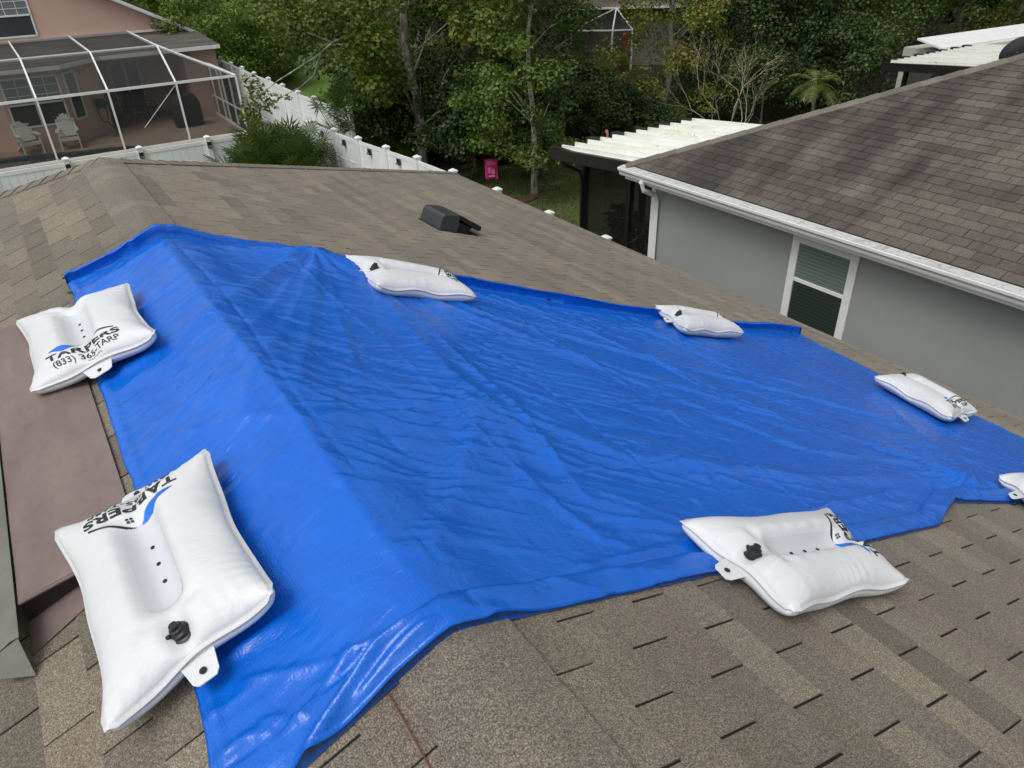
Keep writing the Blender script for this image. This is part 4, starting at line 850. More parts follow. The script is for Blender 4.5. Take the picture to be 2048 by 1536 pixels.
def solar_light(p, ax, label):
    root = empty('solar_light', p, label, 'light', 'small dark solar lights along the white fences'); b = MB()
    x, y, z_ = p; n = Vector(ax); s_ = Vector((-n.y, n.x, 0))
    b.box((x+n.x*.03, y+n.y*.03, z_), (.11, .055, .15), rz=math.atan2(s_.y, s_.x)); b.build('housing', M['black'], root, bevel=.008)
    b = MB(); b.box((x+n.x*.07, y+n.y*.07, z_-.035), (.085, .03, .04), rz=math.atan2(s_.y, s_.x)); b.build('lens', M['steel'], root); return root
for (x, lab) in ((.85, 'solar light on the leftmost fence post, nearest the white chairs'), (2.52, 'solar light on the white fence post left of the small palmetto'), (4.2, 'solar light on the fence post just left of the big palmetto')): solar_light((x, 21.05, 1.68), (0, -1, 0), 'small dark '+lab)
labs = ['topmost small dark solar light on the side fence, just below its corner post', 'second small dark solar light down the side fence', 'middle small dark solar light on the side fence', 'fourth small dark solar light down the side fence', 'lowest small dark solar light on the side fence above our roof edge']
for k in range(5):
    a, c_ = side[k], side[k+1]; f_ = .45; solar_light((a[0]+(c_[0]-a[0])*f_-.03, a[1]+(c_[1]-a[1])*f_, 1.62), (-1, 0, 0), labs[k])

# ------------------------------------------------------------------ pink house with its screened pool patio
ph = empty('house', (2, 38, 0), 'pink stucco two storey house with white trimmed gable at the top left', 'house')
WV2 = 37.4
b = MB()
b.prism([(-14, WV2, 3.05), (7.9, WV2, 3.05), (7.9, WV2, 2.86+.19), (-2.4, WV2, 8.05), (-14, WV2, 3.2)], (0, 5, 0))
b.prism([(-14, 32.8, 0), (-.9, 32.8, 0), (-.9, 32.85, 0), (.0, 32.25, 0), (1.95, 32.25, 0), (2.55, 32.9, 0), (3.35, 33.7, 0), (3.35, WV2, 0), (-14, WV2, 0)], (0, 0, 2.62))
b.span((6.55, 33.9, 0), (7.85, WV2, 2.62)); b.span((3.36, 36.6, 0), (6.54, WV2, 2.62)); b.span((-14, WV2+.005, 0), (7.85, 42, 3.04))
b.build('wall', M['pink_wall'], ph)
b = MB(); eav = [(-14, 32.45), (-.9, 32.45), (-.1, 31.9), (2.05, 31.9), (2.85, 32.7), (3.5, 33.35), (7.95, 33.4)]
for (x0, y0), (x1, y1) in zip(eav[:-1], eav[1:]): b.bar((x0, y0, 2.68), (x1, y1, 2.68), .11, .13)
b.build('gutter', M['white'], ph)
b = MB(); n_ = len(eav); b.add([(x, y, 2.76) for x, y in eav]+[(x, WV2-.01, 3.0) for x, y in eav], [(i, i+1, n_+i+1, n_+i) for i in range(n_-1)])
b.add([(x, y, 2.63) for x, y in eav]+[(x, WV2-.01, 2.63) for x, y in eav], [(i, i+1, n_+i+1, n_+i) for i in range(n_-1)]); b.build('lower_roof', M['shingle_grey'], ph)
b = MB(); b.bar((8.35, WV2-.25, 2.68), (-2.4, WV2-.25, 8.12), .06, .24, up=(0, 1, 0)); b.bar((8.35, WV2-.34, 2.74), (-2.4, WV2-.34, 8.20), .10, .09, up=(0, 1, 0)); b.span((8.05, WV2-.3, 2.55), (8.4, WV2+4, 2.72)); b.build('fascia', M['white'], ph)
b = MB(); b.prism([(8.42, WV2-.3, 2.74), (-2.4, WV2-.3, 8.20), (-2.4, WV2-.3, 8.28), (8.42, WV2-.3, 2.82)], (0, 6, 0)); b.build('upper_roof', M['shingle_grey'], ph)
b = MB(); b.tube([(8.2, WV2-.2, 2.6), (8.15, WV2-.15, 2.4), (7.95, WV2-.06, 2.2), (7.92, WV2-.06, .1)], .045, 6); b.build('downspout', M['white'], ph)
def window(parent, p0, p1, z0, z1, nrm, rail=.5, mats=('pane', 'pane_dark'), fw_=.06, mull=0, grid=0):
    A = Vector((*p0, 0)); C = Vector((*p1, 0)); D = (C-A).normalized(); L_ = (C-A).length; N = Vector((*nrm, 0)); b = MB()
    P_ = lambda s_, z_, o=0: A+D*s_+N*o+Vector((0, 0, z_))
    for (sa, za, sb, zb) in ((0, z0, L_, z0), (0, z1, L_, z1), (0, z0, 0, z1), (L_, z0, L_, z1), (0, z0+(z1-z0)*rail, L_, z0+(z1-z0)*rail)): b.bar(P_(sa, za, .02), P_(sb, zb, .02), fw_, .045, up=N)
    if mull: b.bar(P_(L_*mull, z0, .021), P_(L_*mull, z1, .021), fw_*1.6, .045, up=N)
    if grid:
        for k in range(1, grid): b.bar(P_(L_*k/grid, z0+(z1-z0)*rail, .012), P_(L_*k/grid, z1, .012), .022, .015, up=N)
        for k in (1, 2): zq = z0+(z1-z0)*(rail+(1-rail)*k/3); b.bar(P_(0, zq, .012), P_(L_, zq, .012), .022, .015, up=N)
    w_ = b.build('window', M['white'], parent)
    b = MB(); b.quad(P_(0, z0, .006), P_(L_, z0, .006), P_(L_, z0+(z1-z0)*rail, .006), P_(0, z0+(z1-z0)*rail, .006)); b.build('lower_sash', M[mats[1]], w_)
    b = MB(); b.quad(P_(0, z0+(z1-z0)*rail, .006), P_(L_, z0+(z1-z0)*rail, .006), P_(L_, z1, .006), P_(0, z1, .006)); b.build('upper_sash', M[mats[0]], w_)
    return w_
window(ph, (-.55, WV2), (2.0, WV2), 3.3, 4.78, (0, -1), .5, mull=.42, grid=6)
window(ph, (.12, 32.25), (1.86, 32.25), .82, 2.42, (0, -1), .47, mull=.5, grid=4, mats=('blinds', 'blinds_dark'))
window(ph, (2.08, 32.39), (2.48, 32.82), .85, 2.42, (.73, -.68), .5, mats=('blinds', 'blinds_dark'))
window(ph, (-4.5, 32.8), (-1.6, 32.8), .5, 2.3, (0, -1), .5, mull=.5, mats=('blinds', 'blinds_dark'))
window(ph, (4.1, 36.6), (5.2, 36.6), .1, 2.1, (0, -1), .5, mats=('pane_dark', 'pane_dark'), mull=.5)
# screen cage
cage = empty('pool_cage', (2, 33, 0), 'white framed screen pool enclosure attached to the pink house', 'screen enclosure')
VF, UC, ZB, ZK = 29.55, 7.36, 2.07, 3.10; vk, uk = 31.35, 5.28
def beam(a, c_, w_=.055): b = MB(); b.bar(a, c_, w_, w_*1.5); return b.build('beam', M['white'], cage)
us_ = [-3.35, -1.2, .95, 3.08, 5.28, 7.36]
for u_ in us_:
    b = MB(); b.span((u_-.03, VF-.03, .05), (u_+.03, VF+.03, ZB)); b.build('post', M['white'], cage)
    if u_ < 7: beam((u_, VF, ZB), (u_, vk, ZK)); beam((u_, vk, ZK), (u_, WV2-.06, ZK+.06), .05)
beam((-6, VF, ZB+.0), (UC, VF, ZB)); beam((-6, vk, ZK), (uk, vk, ZK)); beam((UC, VF, ZB), (uk, vk, ZK)); beam((uk, vk, ZK), (uk, WV2-.1, ZK+.05)); beam((UC, VF, ZB), (UC, WV2-.2, ZB)); beam((-6, WV2-.06, ZK+.06), (6.9, WV2-.06, ZK+.02)); beam((uk, WV2-.2, ZK+.03), (UC+.1, WV2-.2, ZB+.05))
beam((5.28, VF+.03, ZB-.05), (3.9, VF+.03, .75), .015)
for v_ in (30.6, 31.7, 32.3, 33.4, 34.8, 36.2):
    b = MB(); b.span((UC-.028, v_-.028, .05), (UC+.028, v_+.028, ZB)); b.build('post', M['white'], cage)
for v_ in (31.7, 33.4, 35.3): beam((UC, v_, ZB), (uk, v_+.4, ZK), .04)
beam((UC, VF, .85), (UC, WV2-.2, .85), .04); beam((UC, VF, .1), (UC, WV2-.2, .1), .06); beam((-6, VF, .09), (UC, VF, .09), .05)
b = MB(); b.quad((-6, VF+.035, .1), (UC, VF+.035, .1), (UC, VF+.035, ZB), (-6, VF+.035, ZB)); b.quad((-6, VF, ZB+.02), (UC, VF, ZB+.02), (uk, vk, ZK+.02), (-6, vk, ZK+.02)); b.quad((-6, vk, ZK+.02), (uk, vk, ZK+.02), (uk, WV2-.1, ZK+.08), (-6, WV2-.1, ZK+.08))
b.quad((UC+.03, VF, .1), (UC+.03, WV2-.2, .1), (UC+.03, WV2-.2, ZB), (UC+.03, VF, ZB)); b.quad((UC, VF, ZB+.02), (UC, WV2-.2, ZB+.02), (uk, WV2-.2, ZK+.02), (uk, vk, ZK+.02)); b.build('screen', M['screen'], cage)
b = MB(); b.prism([(-6, 29.4, .0), (7.5, 29.4, .0), (7.5, 37.4, .0), (-6, 37.4, .0)], (0, 0, .05)); b.build('patio', M['paver'], kind='structure')
pl_ = [(-6, 29.7), (-6, 31.3), (-.9, 31.15), (.6, 30.85), (1.7, 30.35), (2.6, 30.2), (3.3, 29.95), (3.5, 29.7)]
b = MB(); b.prism([(x, y, .055) for x, y in pl_], (0, 0, .006)); b.build('pool_water', M['pool'], kind='structure')
b = MB()
for a, c_ in zip(pl_[1:-1], pl_[2:]): b.bar((a[0], a[1], .09), (c_[0], c_[1], .09), .32, .07)
b.build('pool_coping', M['tile'], kind='structure')
# adirondack chairs
def adirondack(loc, rz, label):
    root = empty('garden_chair', (0, 0, 0), label, 'chair', 'white slatted garden chairs by the pool')
    b = MB()
    for k in range(7):
        x = -.235+.078*k; hgt = .98-.10*abs(k-3)**1.6*.28; b.prism([(x-.033, .22, .34), (x+.033, .22, .34), (x+.036, .48, hgt), (x-.036, .48, hgt)], (0, .02, .008))
    b.bar((-.25, .30, .5), (.25, .30, .5), .03, .05); b.bar((-.24, .42, .8), (.24, .42, .8), .03, .05); b.build('backrest', M['chairwhite'], root)
    b = MB()
    for k in range(5): y = -.27+.11*k; b.box((0, y, .36-.025*k), (.5, .095, .02))
    b.build('seat', M['chairwhite'], root)
    for sx in (-1, 1):
        b = MB(); b.prism([(sx*.27-.065, -.36, .56), (sx*.27+.065, -.36, .56), (sx*.27+.05, .30, .55), (sx*.27-.05, .30, .55)], (0, 0, .022)); b.build('arm', M['chairwhite'], root)
        b = MB(); b.span((sx*.27-.02, -.33, 0), (sx*.27+.02, -.25, .56)); b.build('leg', M['chairwhite'], root)
        b = MB(); b.bar((sx*.25, -.30, .33), (sx*.25, .55, .04), .03, .10, up=(1, 0, 0)); b.build('leg', M['chairwhite'], root)
    b = MB(); b.box((0, -.32, .33), (.5, .02, .09)); b.build('apron', M['chairwhite'], root)
    root.location = loc; root.rotation_euler = (0, 0, rz); root.scale = (1.12, 1.12, 1.12); return root
adirondack((.36, 31.75, .05), R(10), 'left one of the two white slatted garden chairs behind the pool screen'); adirondack((1.62, 31.6, .05), R(-6), 'right one of the two white slatted garden chairs, nearer the hose reel')
root = empty('hose_reel', (2.98, 33.2, 1.1), 'dark green hose reel mounted on the pink wall, hose hanging down', 'hose reel'); n = Vector((.7, -.71, 0)); c0 = Vector((2.98, 33.2, 1.15))+n*.16; q = n.to_track_quat('Z', 'Y').to_matrix()
b = MB(); b.lathe([(.02, -.13), (.17, -.12), (.17, -.10), (.12, -.09), (.12, .09), (.17, .10), (.17, .12), (.02, .13)], c0, 20, q); b.box(c0+Vector((0, 0, .16)), (.26, .22, .05), rz=-.78); b.build('reel', M['teal'], root)
b = MB(); b.tube([c0+Vector((.14*math.cos(a)-.02, 0, -.3+.36*math.sin(a)-.0)) for a in np.linspace(0, 2*math.pi, 20)], .018, 6); b.tube([c0+Vector((.05, -.05, -.64)), c0+Vector((.25, -.3, -.98)), c0+Vector((.1, -.7, -1.07))], .018, 6); b.build('hose', M['cover'], root)
root = empty('covered_grill', (5.95, 32.5, .05), 'black covered barbecue grill inside the pool screen', 'grill'); b = MB()
vs = []; rr = [(.52, .36, 0), (.55, .38, .3), (.54, .37, .8), (.50, .33, .98), (.40, .26, 1.14), (.18, .12, 1.2)]; k = 16
for i, (rx, ry, z_) in enumerate(rr):
    for j in range(k):
        a = 2*math.pi*j/k; ss = lambda t_: math.copysign(abs(t_)**.55, t_); wv_ = 1+.03*math.sin(j*2.7+i); vs.append((5.95+rx*ss(math.cos(a))*wv_, 32.5+ry*ss(math.sin(a))*wv_, .05+z_))
b.add(vs, [(i*k+j, i*k+(j+1) % k, (i+1)*k+(j+1) % k, (i+1)*k+j) for i in range(len(rr)-1) for j in range(k)]+[tuple((len(rr)-1)*k+j for j in range(k))]); b.build('cover', M['cover'], root, smooth=True)
def dark_chair(loc, rz, label):
    root = empty('patio_chair', (0, 0, 0), label, 'chair', 'dark patio chairs under the lanai'); b = MB(); b.box((0, 0, .42), (.56, .6, .07)); b.build('seat', M['furn'], root)
    b = MB(); b.prism([(-.27, .28, .42), (.27, .28, .42), (.25, .5, 1.05), (-.25, .5, 1.05)], (0, .04, 0)); b.build('backrest', M['furn'], root)
    for x in (-.27, .27):
        for y in (-.26, .3):
            b = MB(); b.tube([(x, y, 0), (x, y, .42)], .018, 6); b.build('leg', M['furn'], root)
        b = MB(); b.tube([(x, -.26, .42), (x, -.28, .64), (x, .35, .66)], .02, 6); b.build('arm', M['furn'], root)
    root.location = loc; root.rotation_euler = (0, 0, rz); return root
dark_chair((3.85, 34.2, .05), R(-60), 'dark patio chair at the left end of the shaded lanai, beside the wall corner'); dark_chair((4.9, 35.2, .05), R(30), 'dark patio chair in the middle of the shaded lanai, further back')
leafy_plant('potted_plant', (6.1, 34.6, .05), 'dark leafy potted plant at the back of the lanai beside the covered grill', 1.0, .5, 120, M['leaf_dark'], .10, .3, M['bluepot'], 9)
b = MB(); n_ = 11; x0, x1 = 3.6, 5.6
for k in range(n_):
    xa = x0+(x1-x0)*k/n_; xb = x0+(x1-x0)*(k+1)/n_; b.prism([(xa+.008, 33.45, 2.78), (xb-.008, 33.45, 2.78), (xb-.008, 33.45, 2.60), ((xa+xb)/2+.05, 33.45, 2.54), ((xa+xb)/2-.05, 33.45, 2.54), (xa+.008, 33.45, 2.60)], (0, .015, 0))
b.build('valance', M['fabric'], label='scalloped tan awning valance hanging across the lanai opening', cat='valance')

# ------------------------------------------------------------------ garden ornaments beside the wood
p = at(985, 392, 0); x, y = p[0], p[1]; fl = empty('garden_flag', (x, y, 0), 'small pink garden flag on a stake in front of the dark trees', 'flag'); fd = Vector((_r[0], _r[1], 0))
b = MB(); b.tube([Vector((x, y, 0))-fd*.2, Vector((x, y, 1.02))-fd*.2, Vector((x, y, 1.02))+fd*.17], .009, 6); b.build('pole', M['black'], fl)
b = MB(); vs = []; 
for i in range(9):
    for j in range(6): s_ = -.17+.34*j/5; z_ = 1.0-.52*i/8; q = Vector((x, y, z_))+fd*s_+Vector((_h[0], _h[1], 0))*(.02*math.sin(j*1.3+i*.5)); vs.append(q)
b.add(vs, [(i*6+j, i*6+j+1, (i+1)*6+j+1, (i+1)*6+j) for i in range(8) for j in range(5)]); cl = b.build('cloth', M['pink'], fl, smooth=True)
b = MB()
for (sx, sz, w_, h_) in ((-.02, .93, .2, .025), (0, .885, .24, .02), (-.05, .72, .07, .16), (.05, .68, .09, .14), (.01, .56, .16, .05)): 
    q = Vector((x, y, sz))+fd*sx-Vector((_h[0], _h[1], 0))*.03; b.bar(q-fd*w_/2, q+fd*w_/2, h_, .004, up=(_h[0], _h[1], 0))
b.build('print', plain('pale_pink_print', srgb(226, 130, 170), .8), cl)
p = at(942, 362, 0); x, y = p[0], p[1]; fw2 = empty('flower_spinner', (x, y, 0), 'red and green flower garden stake left of the pink flag', 'ornament')
b = MB(); b.tube([(x, y, 0), (x, y, .6)], .012, 6); b.tube([(x, y, .1), (x+.12, y-.1, .35)], .01, 5); b.build('stem', M['teal'], fw2)
b = MB()
for k in range(8):
    a = k*math.pi/4; q = Vector((x, y, .64)); t_ = q+fd*.13*math.cos(a)+Vector((0, 0, .13*math.sin(a))); s_ = (fd*math.cos(a+.5)+Vector((0, 0, math.sin(a+.5))))*.09; b.quad(q, q+s_, t_)
b.build('petals', M['red'], fw2)
b = MB()
for k in range(14): a = k*.9; q = Vector((x, y, .1+.03*k)); t_ = q+Vector((math.cos(a)*.22, math.sin(a)*.22, .05)); b.quad(q, (q+t_)/2+Vector((0, 0, .06)), t_, (q+t_)/2-Vector((.03, .03, .02)))
b.build('leaves', M['leaf_bush'], fw2)
#--PART3--
# ------------------------------------------------------------------ vegetation
def leaf_mesh(name, C, Nn, size, mat, parent, tone, seed=0, aspect=.75, fold=.25, **kw):
    """one small folded leaf (two triangles joined as a bent quad) at every centre"""
    r = np.random.default_rng(seed); n = len(C); Nn = Nn/np.linalg.norm(Nn, axis=1, keepdims=True)
    a = r.normal(size=(n, 3)); a -= Nn*np.sum(a*Nn, 1, keepdims=True); a /= np.linalg.norm(a, axis=1, keepdims=True); b_ = np.cross(Nn, a)
    s = size*r.uniform(.6, 1.25, (n, 1))
    V = np.stack([C-a*s*.5, C+b_*s*.5*aspect+Nn*s*fold*.5, C+a*s*.5, C-b_*s*.5*aspect+Nn*s*fold*.5], 1).reshape(-1, 3)
    return npmesh(name, V, np.arange(4*n).reshape(n, 4), mat, parent, tone=tone, **kw)
def crown_points(r, clumps, per, rad, flat=.6):
    C = []; N_ = []; T = []
    for (c, rr, t0) in clumps:
        n = int(per*(rr/rad)**2); d_ = r.normal(size=(n, 3)); d_ /= np.linalg.norm(d_, axis=1, keepdims=True); q = r.uniform(0, 1, (n, 1))**.42
        p = d_*q*rr*np.array([1, 1, flat]); C.append(p+c); nn = d_*.7+np.array([0, 0, .75])+r.normal(size=(n, 3))*.45; N_.append(nn)
        T.append(np.clip(t0+r.normal(size=n)*.17, 0, 1))
    return np.concatenate(C), np.concatenate(N_), np.concatenate(T)
def make_tree(name, seed, h, r0, base, leafmat, bark, n_cl=70, per=190, clr=.62, leaf=.105, tr=.14, label=None, cat='tree', group=None, shape='oval', lean=(0, 0), loc=(0, 0), gaps=.0, flat=.65, limbs=16, aspect=.75, clear=0):
    r = np.random.default_rng(seed); root = empty(name, (0, 0, 0), label, cat, group)
    b = MB(); pts = []; rad = []
    K = 9
    wob = r.normal(size=(K, 2))*h*.008
    for i in range(K):
        t_ = i/(K-1); pts.append((lean[0]*t_*h+wob[i, 0]*min(1, t_*4), lean[1]*t_*h+wob[i, 1]*min(1, t_*4), h*.93*t_-.05)); rad.append(tr*(1.25 if i == 0 else 1)*(1-.85*t_))
    b.tube(pts, rad, 9); P_ = np.array(pts)
    def onT(z_): return np.array([np.interp(z_, P_[:, 2], P_[:, k]) for k in range(3)])
    cl = []; tries = 0
    while len(cl) < n_cl and tries < 4000:
        tries += 1; t_ = r.random(); z_ = base+(h-base)*t_
        if shape == 'oval': R_ = r0*math.sqrt(max(0, 1-(2*t_-.9)**2/1.25))
        elif shape == 'cone': R_ = r0*(1-t_)**.75+.15
        elif shape == 'full': R_ = r0*(1-max(0, t_-.6)**2*4.5)
        a = r.uniform(0, 2*math.pi); q = math.sqrt(r.uniform(.16, 1)); c = onT(z_)+np.array([math.cos(a)*R_*q, math.sin(a)*R_*q, 0]); c[2] = z_
        if clear:
            wp = np.array([loc[0], loc[1]]); vd = wp/np.linalg.norm(wp); q_ = c[:2]-onT(z_)[:2]
            if q_@vd < .2 and abs(q_[0]*vd[1]-q_[1]*vd[0]) < clear: continue
        if mnoise.noise(Vector(c)*.55+Vector((seed, 0, 0))) < -.18+gaps: continue
        cl.append((c, clr*r.uniform(.55, 1.35), .5+.28*mnoise.noise(Vector(c)*.5+Vector((0, seed, 3)))*2))
    far_ = [c for c in cl]; r.shuffle(far_) if False else None
    for k in range(min(limbs, len(cl))):
        c = cl[k][0]; s_ = onT(max(base*.7, c[2]-r.uniform(.12, .3)*h*.5)); mid = (s_+c)/2+np.array([0, 0, .12]); w_ = tr*.24*(1-.5*s_[2]/h)
        b.tube([s_, mid, c], [w_, w_*.6, .012], 5)
    b.build('trunk', bark, root, smooth=True)
    C, N_, T = crown_points(r, cl, per, clr, flat); leaf_mesh('crown', C, N_, leaf, leafmat, root, T, seed, aspect)
    root.location = (loc[0], loc[1], 0); return root
def place(proto, loc, rz, sc, label, group=None):
    c = copy_tree(proto); c.location = (loc[0], loc[1], 0); c.rotation_euler = (0, 0, rz); c.scale = (sc[0], sc[0], sc[1]); c['label'] = label
    if group: c['group'] = group
    return c
G = 'trees of the wood behind the gardens'
# the pale trunked tree behind the fence, with one long bare limb reaching left
bx, by = at(845, 335, 0)[:2]
t1 = make_tree('maple_tree', 4, 15, 2.7, 1.7, M['leaf'], M['bark_pale'], n_cl=150, per=240, clr=.58, leaf=.12, tr=.15, clear=.34, label='tall pale trunked tree behind the fence with one long limb reaching left', loc=(bx, by), gaps=.12, limbs=26, shape='full', aspect=.95)
def apt(px, py, D):                       # a point seen at a pixel, at ground distance D
    dd = ray(px, py); return EYE + dd*(D/math.hypot(dd[0], dd[1]))
lb = [apt(842, -10, 23.6), apt(780, 30, 22.8), apt(720, 62, 22.2), apt(665, 85, 21.6), apt(640, 108, 21.2)]
b = MB(); b.tube(lb, [.075, .06, .045, .036, .03], 7); tips = []
b1 = [lb[-1], apt(590, 140, 21.0), apt(555, 162, 20.8), apt(520, 190, 20.6)]; b2 = [lb[-1], apt(628, 150, 21), apt(600, 175, 20.9), apt(560, 195, 20.8)]; b3 = [lb[2], apt(700, 40, 21.6), apt(690, 10, 21.4)]; b4 = [lb[3], apt(600, 60, 21.2), apt(560, 50, 21.0)]
b5 = [apt(905, 125, 23.2), apt(890, 150, 23.1), apt(878, 185, 23.3), apt(852, 215, 23.6)]
for q in (b1, b2, b3, b4): b.tube(q, [.028, .02, .015, .008], 6) if len(q) == 4 else b.tube(q, [.028, .018, .008], 6)
b.tube(b5, [.012, .025, .035, .04], 6)
limb = b.build('limb', M['bark_pale'], t1, smooth=True)
r = np.random.default_rng(8); cl = []
for (px, py, rr) in ((505, 165, .30), (520, 190, .38), (498, 215, .36), (535, 210, .30), (515, 240, .26), (488, 232, .2), (556, 192, .14), (575, 196, .12), (560, 45, .42), (530, 20, .5), (585, 70, .40), (610, 40, .45), (660, 30, .5), (700, 20, .5), (570, 10, .5), (760, 15, .5), (630, 5, .5), (575, 105, .2), (770, 110, .5), (730, 40, .3)):
    cl.append((apt(px, py, 20.7+r.uniform(-.4, 1.2)), rr, .62))
C, N_, T = crown_points(r, cl, 300, .6, .8); leaf_mesh('limb_leaves', C, N_, .105, M['leaf_yellow'], t1, T*.45, 5, .9)
# birch like tree in the lawn
bx, by = at(1068, 388, 0)[:2]
t2 = make_tree('birch_tree', 15, 9.0, 2.0, 1.1, M['leaf_mid'], M['bark_pale'], n_cl=190, per=200, clr=.48, leaf=.10, tr=.085, label='slender pale barked tree on the lawn with a grey bucket hung on it', loc=(bx, by), gaps=.02, limbs=22, shape='oval', lean=(.012, .0))
p = apt(1086, 325, math.hypot(bx, by)-.25); bk = empty('hanging_bucket', tuple(p-np.array([0, 0, .1])), 'small grey bucket hanging from the slender pale barked tree', 'bucket')
b = MB(); b.lathe([(.09, -.13), (.13, .11), (.14, .12), (.12, .12), (.09, -.1)], p, 16); b.build('pail', M['graybucket'], bk, smooth=True); b = MB(); b.tube([p+np.array([-.12, 0, .12]), p+np.array([0, 0, .3]), p+np.array([.12, 0, .12])], .006, 5); b.build('handle', M['black'], bk)
# woodland trees
A = make_tree('oak_tree', 21, 13, 3.6, .6, M['leaf_dark'], M['bark'], n_cl=150, per=170, clr=.8, leaf=.13, tr=.2, label='dark dense tree just right of the tall pale trunk', group=G, shape='full', gaps=-.1); A.location = (*far(925, 27), 0)
B = make_tree('maple_tree', 22, 12, 3.2, .8, M['leaf_yellow'], M['bark'], n_cl=130, per=170, clr=.72, leaf=.13, tr=.16, label='yellow green turning tree above the white panel roof', group=G, shape='full', gaps=0); B.location = (*far(1345, 26.8), 0); B.scale = (.68, .68, .85)
C_ = make_tree('oak_tree', 23, 14, 3.3, 1.2, M['leaf_mid'], M['bark'], n_cl=140, per=170, clr=.75, leaf=.12, tr=.18, label='mid green tree behind the small palm', group=G, shape='full'); C_.location = (*far(1640, 35), 0)
spots = [(A, 835, 30, .95, 1.1, 'dark tree directly behind the tall pale trunk'), (C_, 1010, 34, 1, 1.0, 'mid green tree between the dark tree and the slender pale barked tree'), (A, 1060, 42, .9, 1.0, 'dark tree far behind the slender pale barked tree'),
         (B, 1225, 29, .4, .2, 'low yellow green tree below the glimpsed brown roof'), (A, 1520, 33, .8, 1, 'dark tree behind the bare branched tree'), (C_, 1420, 38, .85, 1.1, 'mid green tree behind the yellow green one'), (C_, 1400, 46, 1.1, 1.1, 'farthest mid green tree right of the glimpsed brown roof'),
         (A, 1560, 36, 1, 1, 'dark tree right of the bare branched tree'), (C_, 1740, 40, 1, 1, 'mid green tree left of the distant porch roof'), (A, 1830, 48, 1.1, 1.1, 'dark tree above the distant porch roof'), (C_, 1930, 52, 1.1, 1.1, 'mid green tree above the bright white metal roof'), (B, 2040, 46, 1, 1, 'yellow green tree at the top right corner'),
         (A, 660, 66, 1, 1, 'dark tree beyond the mown lawn'), (C_, 560, 62, 1.1, 1, 'mid green tree at the left end of the mown lawn'), (C_, 800, 42, .9, 1, 'mid green tree at the right end of the mown lawn'), (A, 450, 60, 1.2, 1.1, 'dark tree behind the pine trunks'), (C_, 330, 62, 1.2, 1.1, 'mid green tree behind the pink gable'), (A, 540, 66, 1.2, 1.1, 'dark tree behind the top of the long reaching limb'), (B, 880, 40, 1, 1, 'yellow green tree half hidden behind the dark tree'), (A, 2130, 40, 1.2, 1.2, 'dark tree cut off by the right edge'), (A, 1690, 46, 1.1, 1.1, 'dark tree behind the mid green tree at right')]
for i, (pr_, px, D, s1, s2, lab) in enumerate(spots): place(pr_, far(px, D), i*1.7, (s1, s2), lab, G)
# pine trunks at the top left
for i, (px, D, tr_, lab) in enumerate(((388, 47, .15, 'thin grey pine trunk nearest the pink gable'), (428, 46, .22, 'thicker reddish pine trunk right of the thin grey one'), (503, 50, .17, 'pine trunk above the fern shrubs, right of the thicker reddish one'))):
    x, y = far(px, D); make_tree('pine_tree', 60+i, 19, 2.6, 9, M['leaf_dark'], M['bark_pine'], n_cl=40, per=120, clr=.8, leaf=.2, tr=tr_, label=lab, group='pine trunks at the top left', loc=(x, y), limbs=8, lean=(-.012+.01*i, .01))
# understory shrubs
U1 = make_tree('shrub', 31, 2.6, 1.9, .1, M['leaf_dark'], M['bark'], n_cl=60, per=190, clr=.55, leaf=.10, tr=.05, label='dark shrub under the dark tree right of the pale trunk', cat='shrub', group='dark shrubs at the edge of the wood', shape='full', gaps=-.3, limbs=8); U1.location = (*far(930, 22.6), 0)
U2 = make_tree('shrub', 32, 4.2, 2.4, .1, M['leaf_bush'], M['bark'], n_cl=80, per=220, clr=.6, leaf=.11, tr=.06, label='bright green ferny shrub left of the yellowing limb leaves', cat='shrub', group='green shrubs behind the far fence', shape='full', gaps=-.3, limbs=8); U2.location = (*far(480, 41), 0)
for i, (px, D, s1, s2, lab) in enumerate(((780, 25, 1.0, 1.1, 'dark shrub left of the tall pale trunk foot'), (870, 25, 1, 1.1, 'dark shrub right of the tall pale trunk foot'), (1020, 25, 1, 1.1, 'dark shrub left of the slender pale barked tree'), (1130, 25.5, 1, 1.0, 'dark shrub behind the slender pale barked tree'), (1215, 24.5, 1.0, .8, 'dark shrub behind the left end of the white panel roof'), (1330, 25, .7, .5, 'dark shrub below the yellow green turning tree'), (1425, 28, .8, .8, 'dark shrub left of the bare branched tree'), (1555, 29, .8, .9, 'dark shrub right of the bare branched tree'), (1720, 31, 1.1, 1.2, 'dark shrub right of the small palm'), (1620, 33, 1.1, 1.3, 'dark shrub behind the small palm'), (1500, 32, 1.3, 1.5, 'dark shrub behind the bare branched tree'), (720, 27.5, .9, 1.1, 'dark shrub behind the spiky palmetto clump on the left'))):
    place(U1, far(px, D), i*2.1, (s1, s2), lab)
for i, (px, D, s1, s2, lab) in enumerate(((410, 39.5, 1.1, 1.1, 'bright green shrub beside the pink house downspout'), (500, 43, .7, .7, 'bright green shrub behind the far fence middle'), (430, 46, 1.2, 1.3, 'bright green shrub at the foot of the pine trunks'), (600, 60, 1.2, 1.2, 'bright green shrub at the back of the mown lawn'), (520, 52, 1.3, 1.4, 'tall bright green shrub behind the ferny shrub'), (740, 60, 1.2, 1.1, 'bright green shrub at the right back of the mown lawn'))):
    place(U2, far(px, D), i*1.3, (s1, s2), lab)
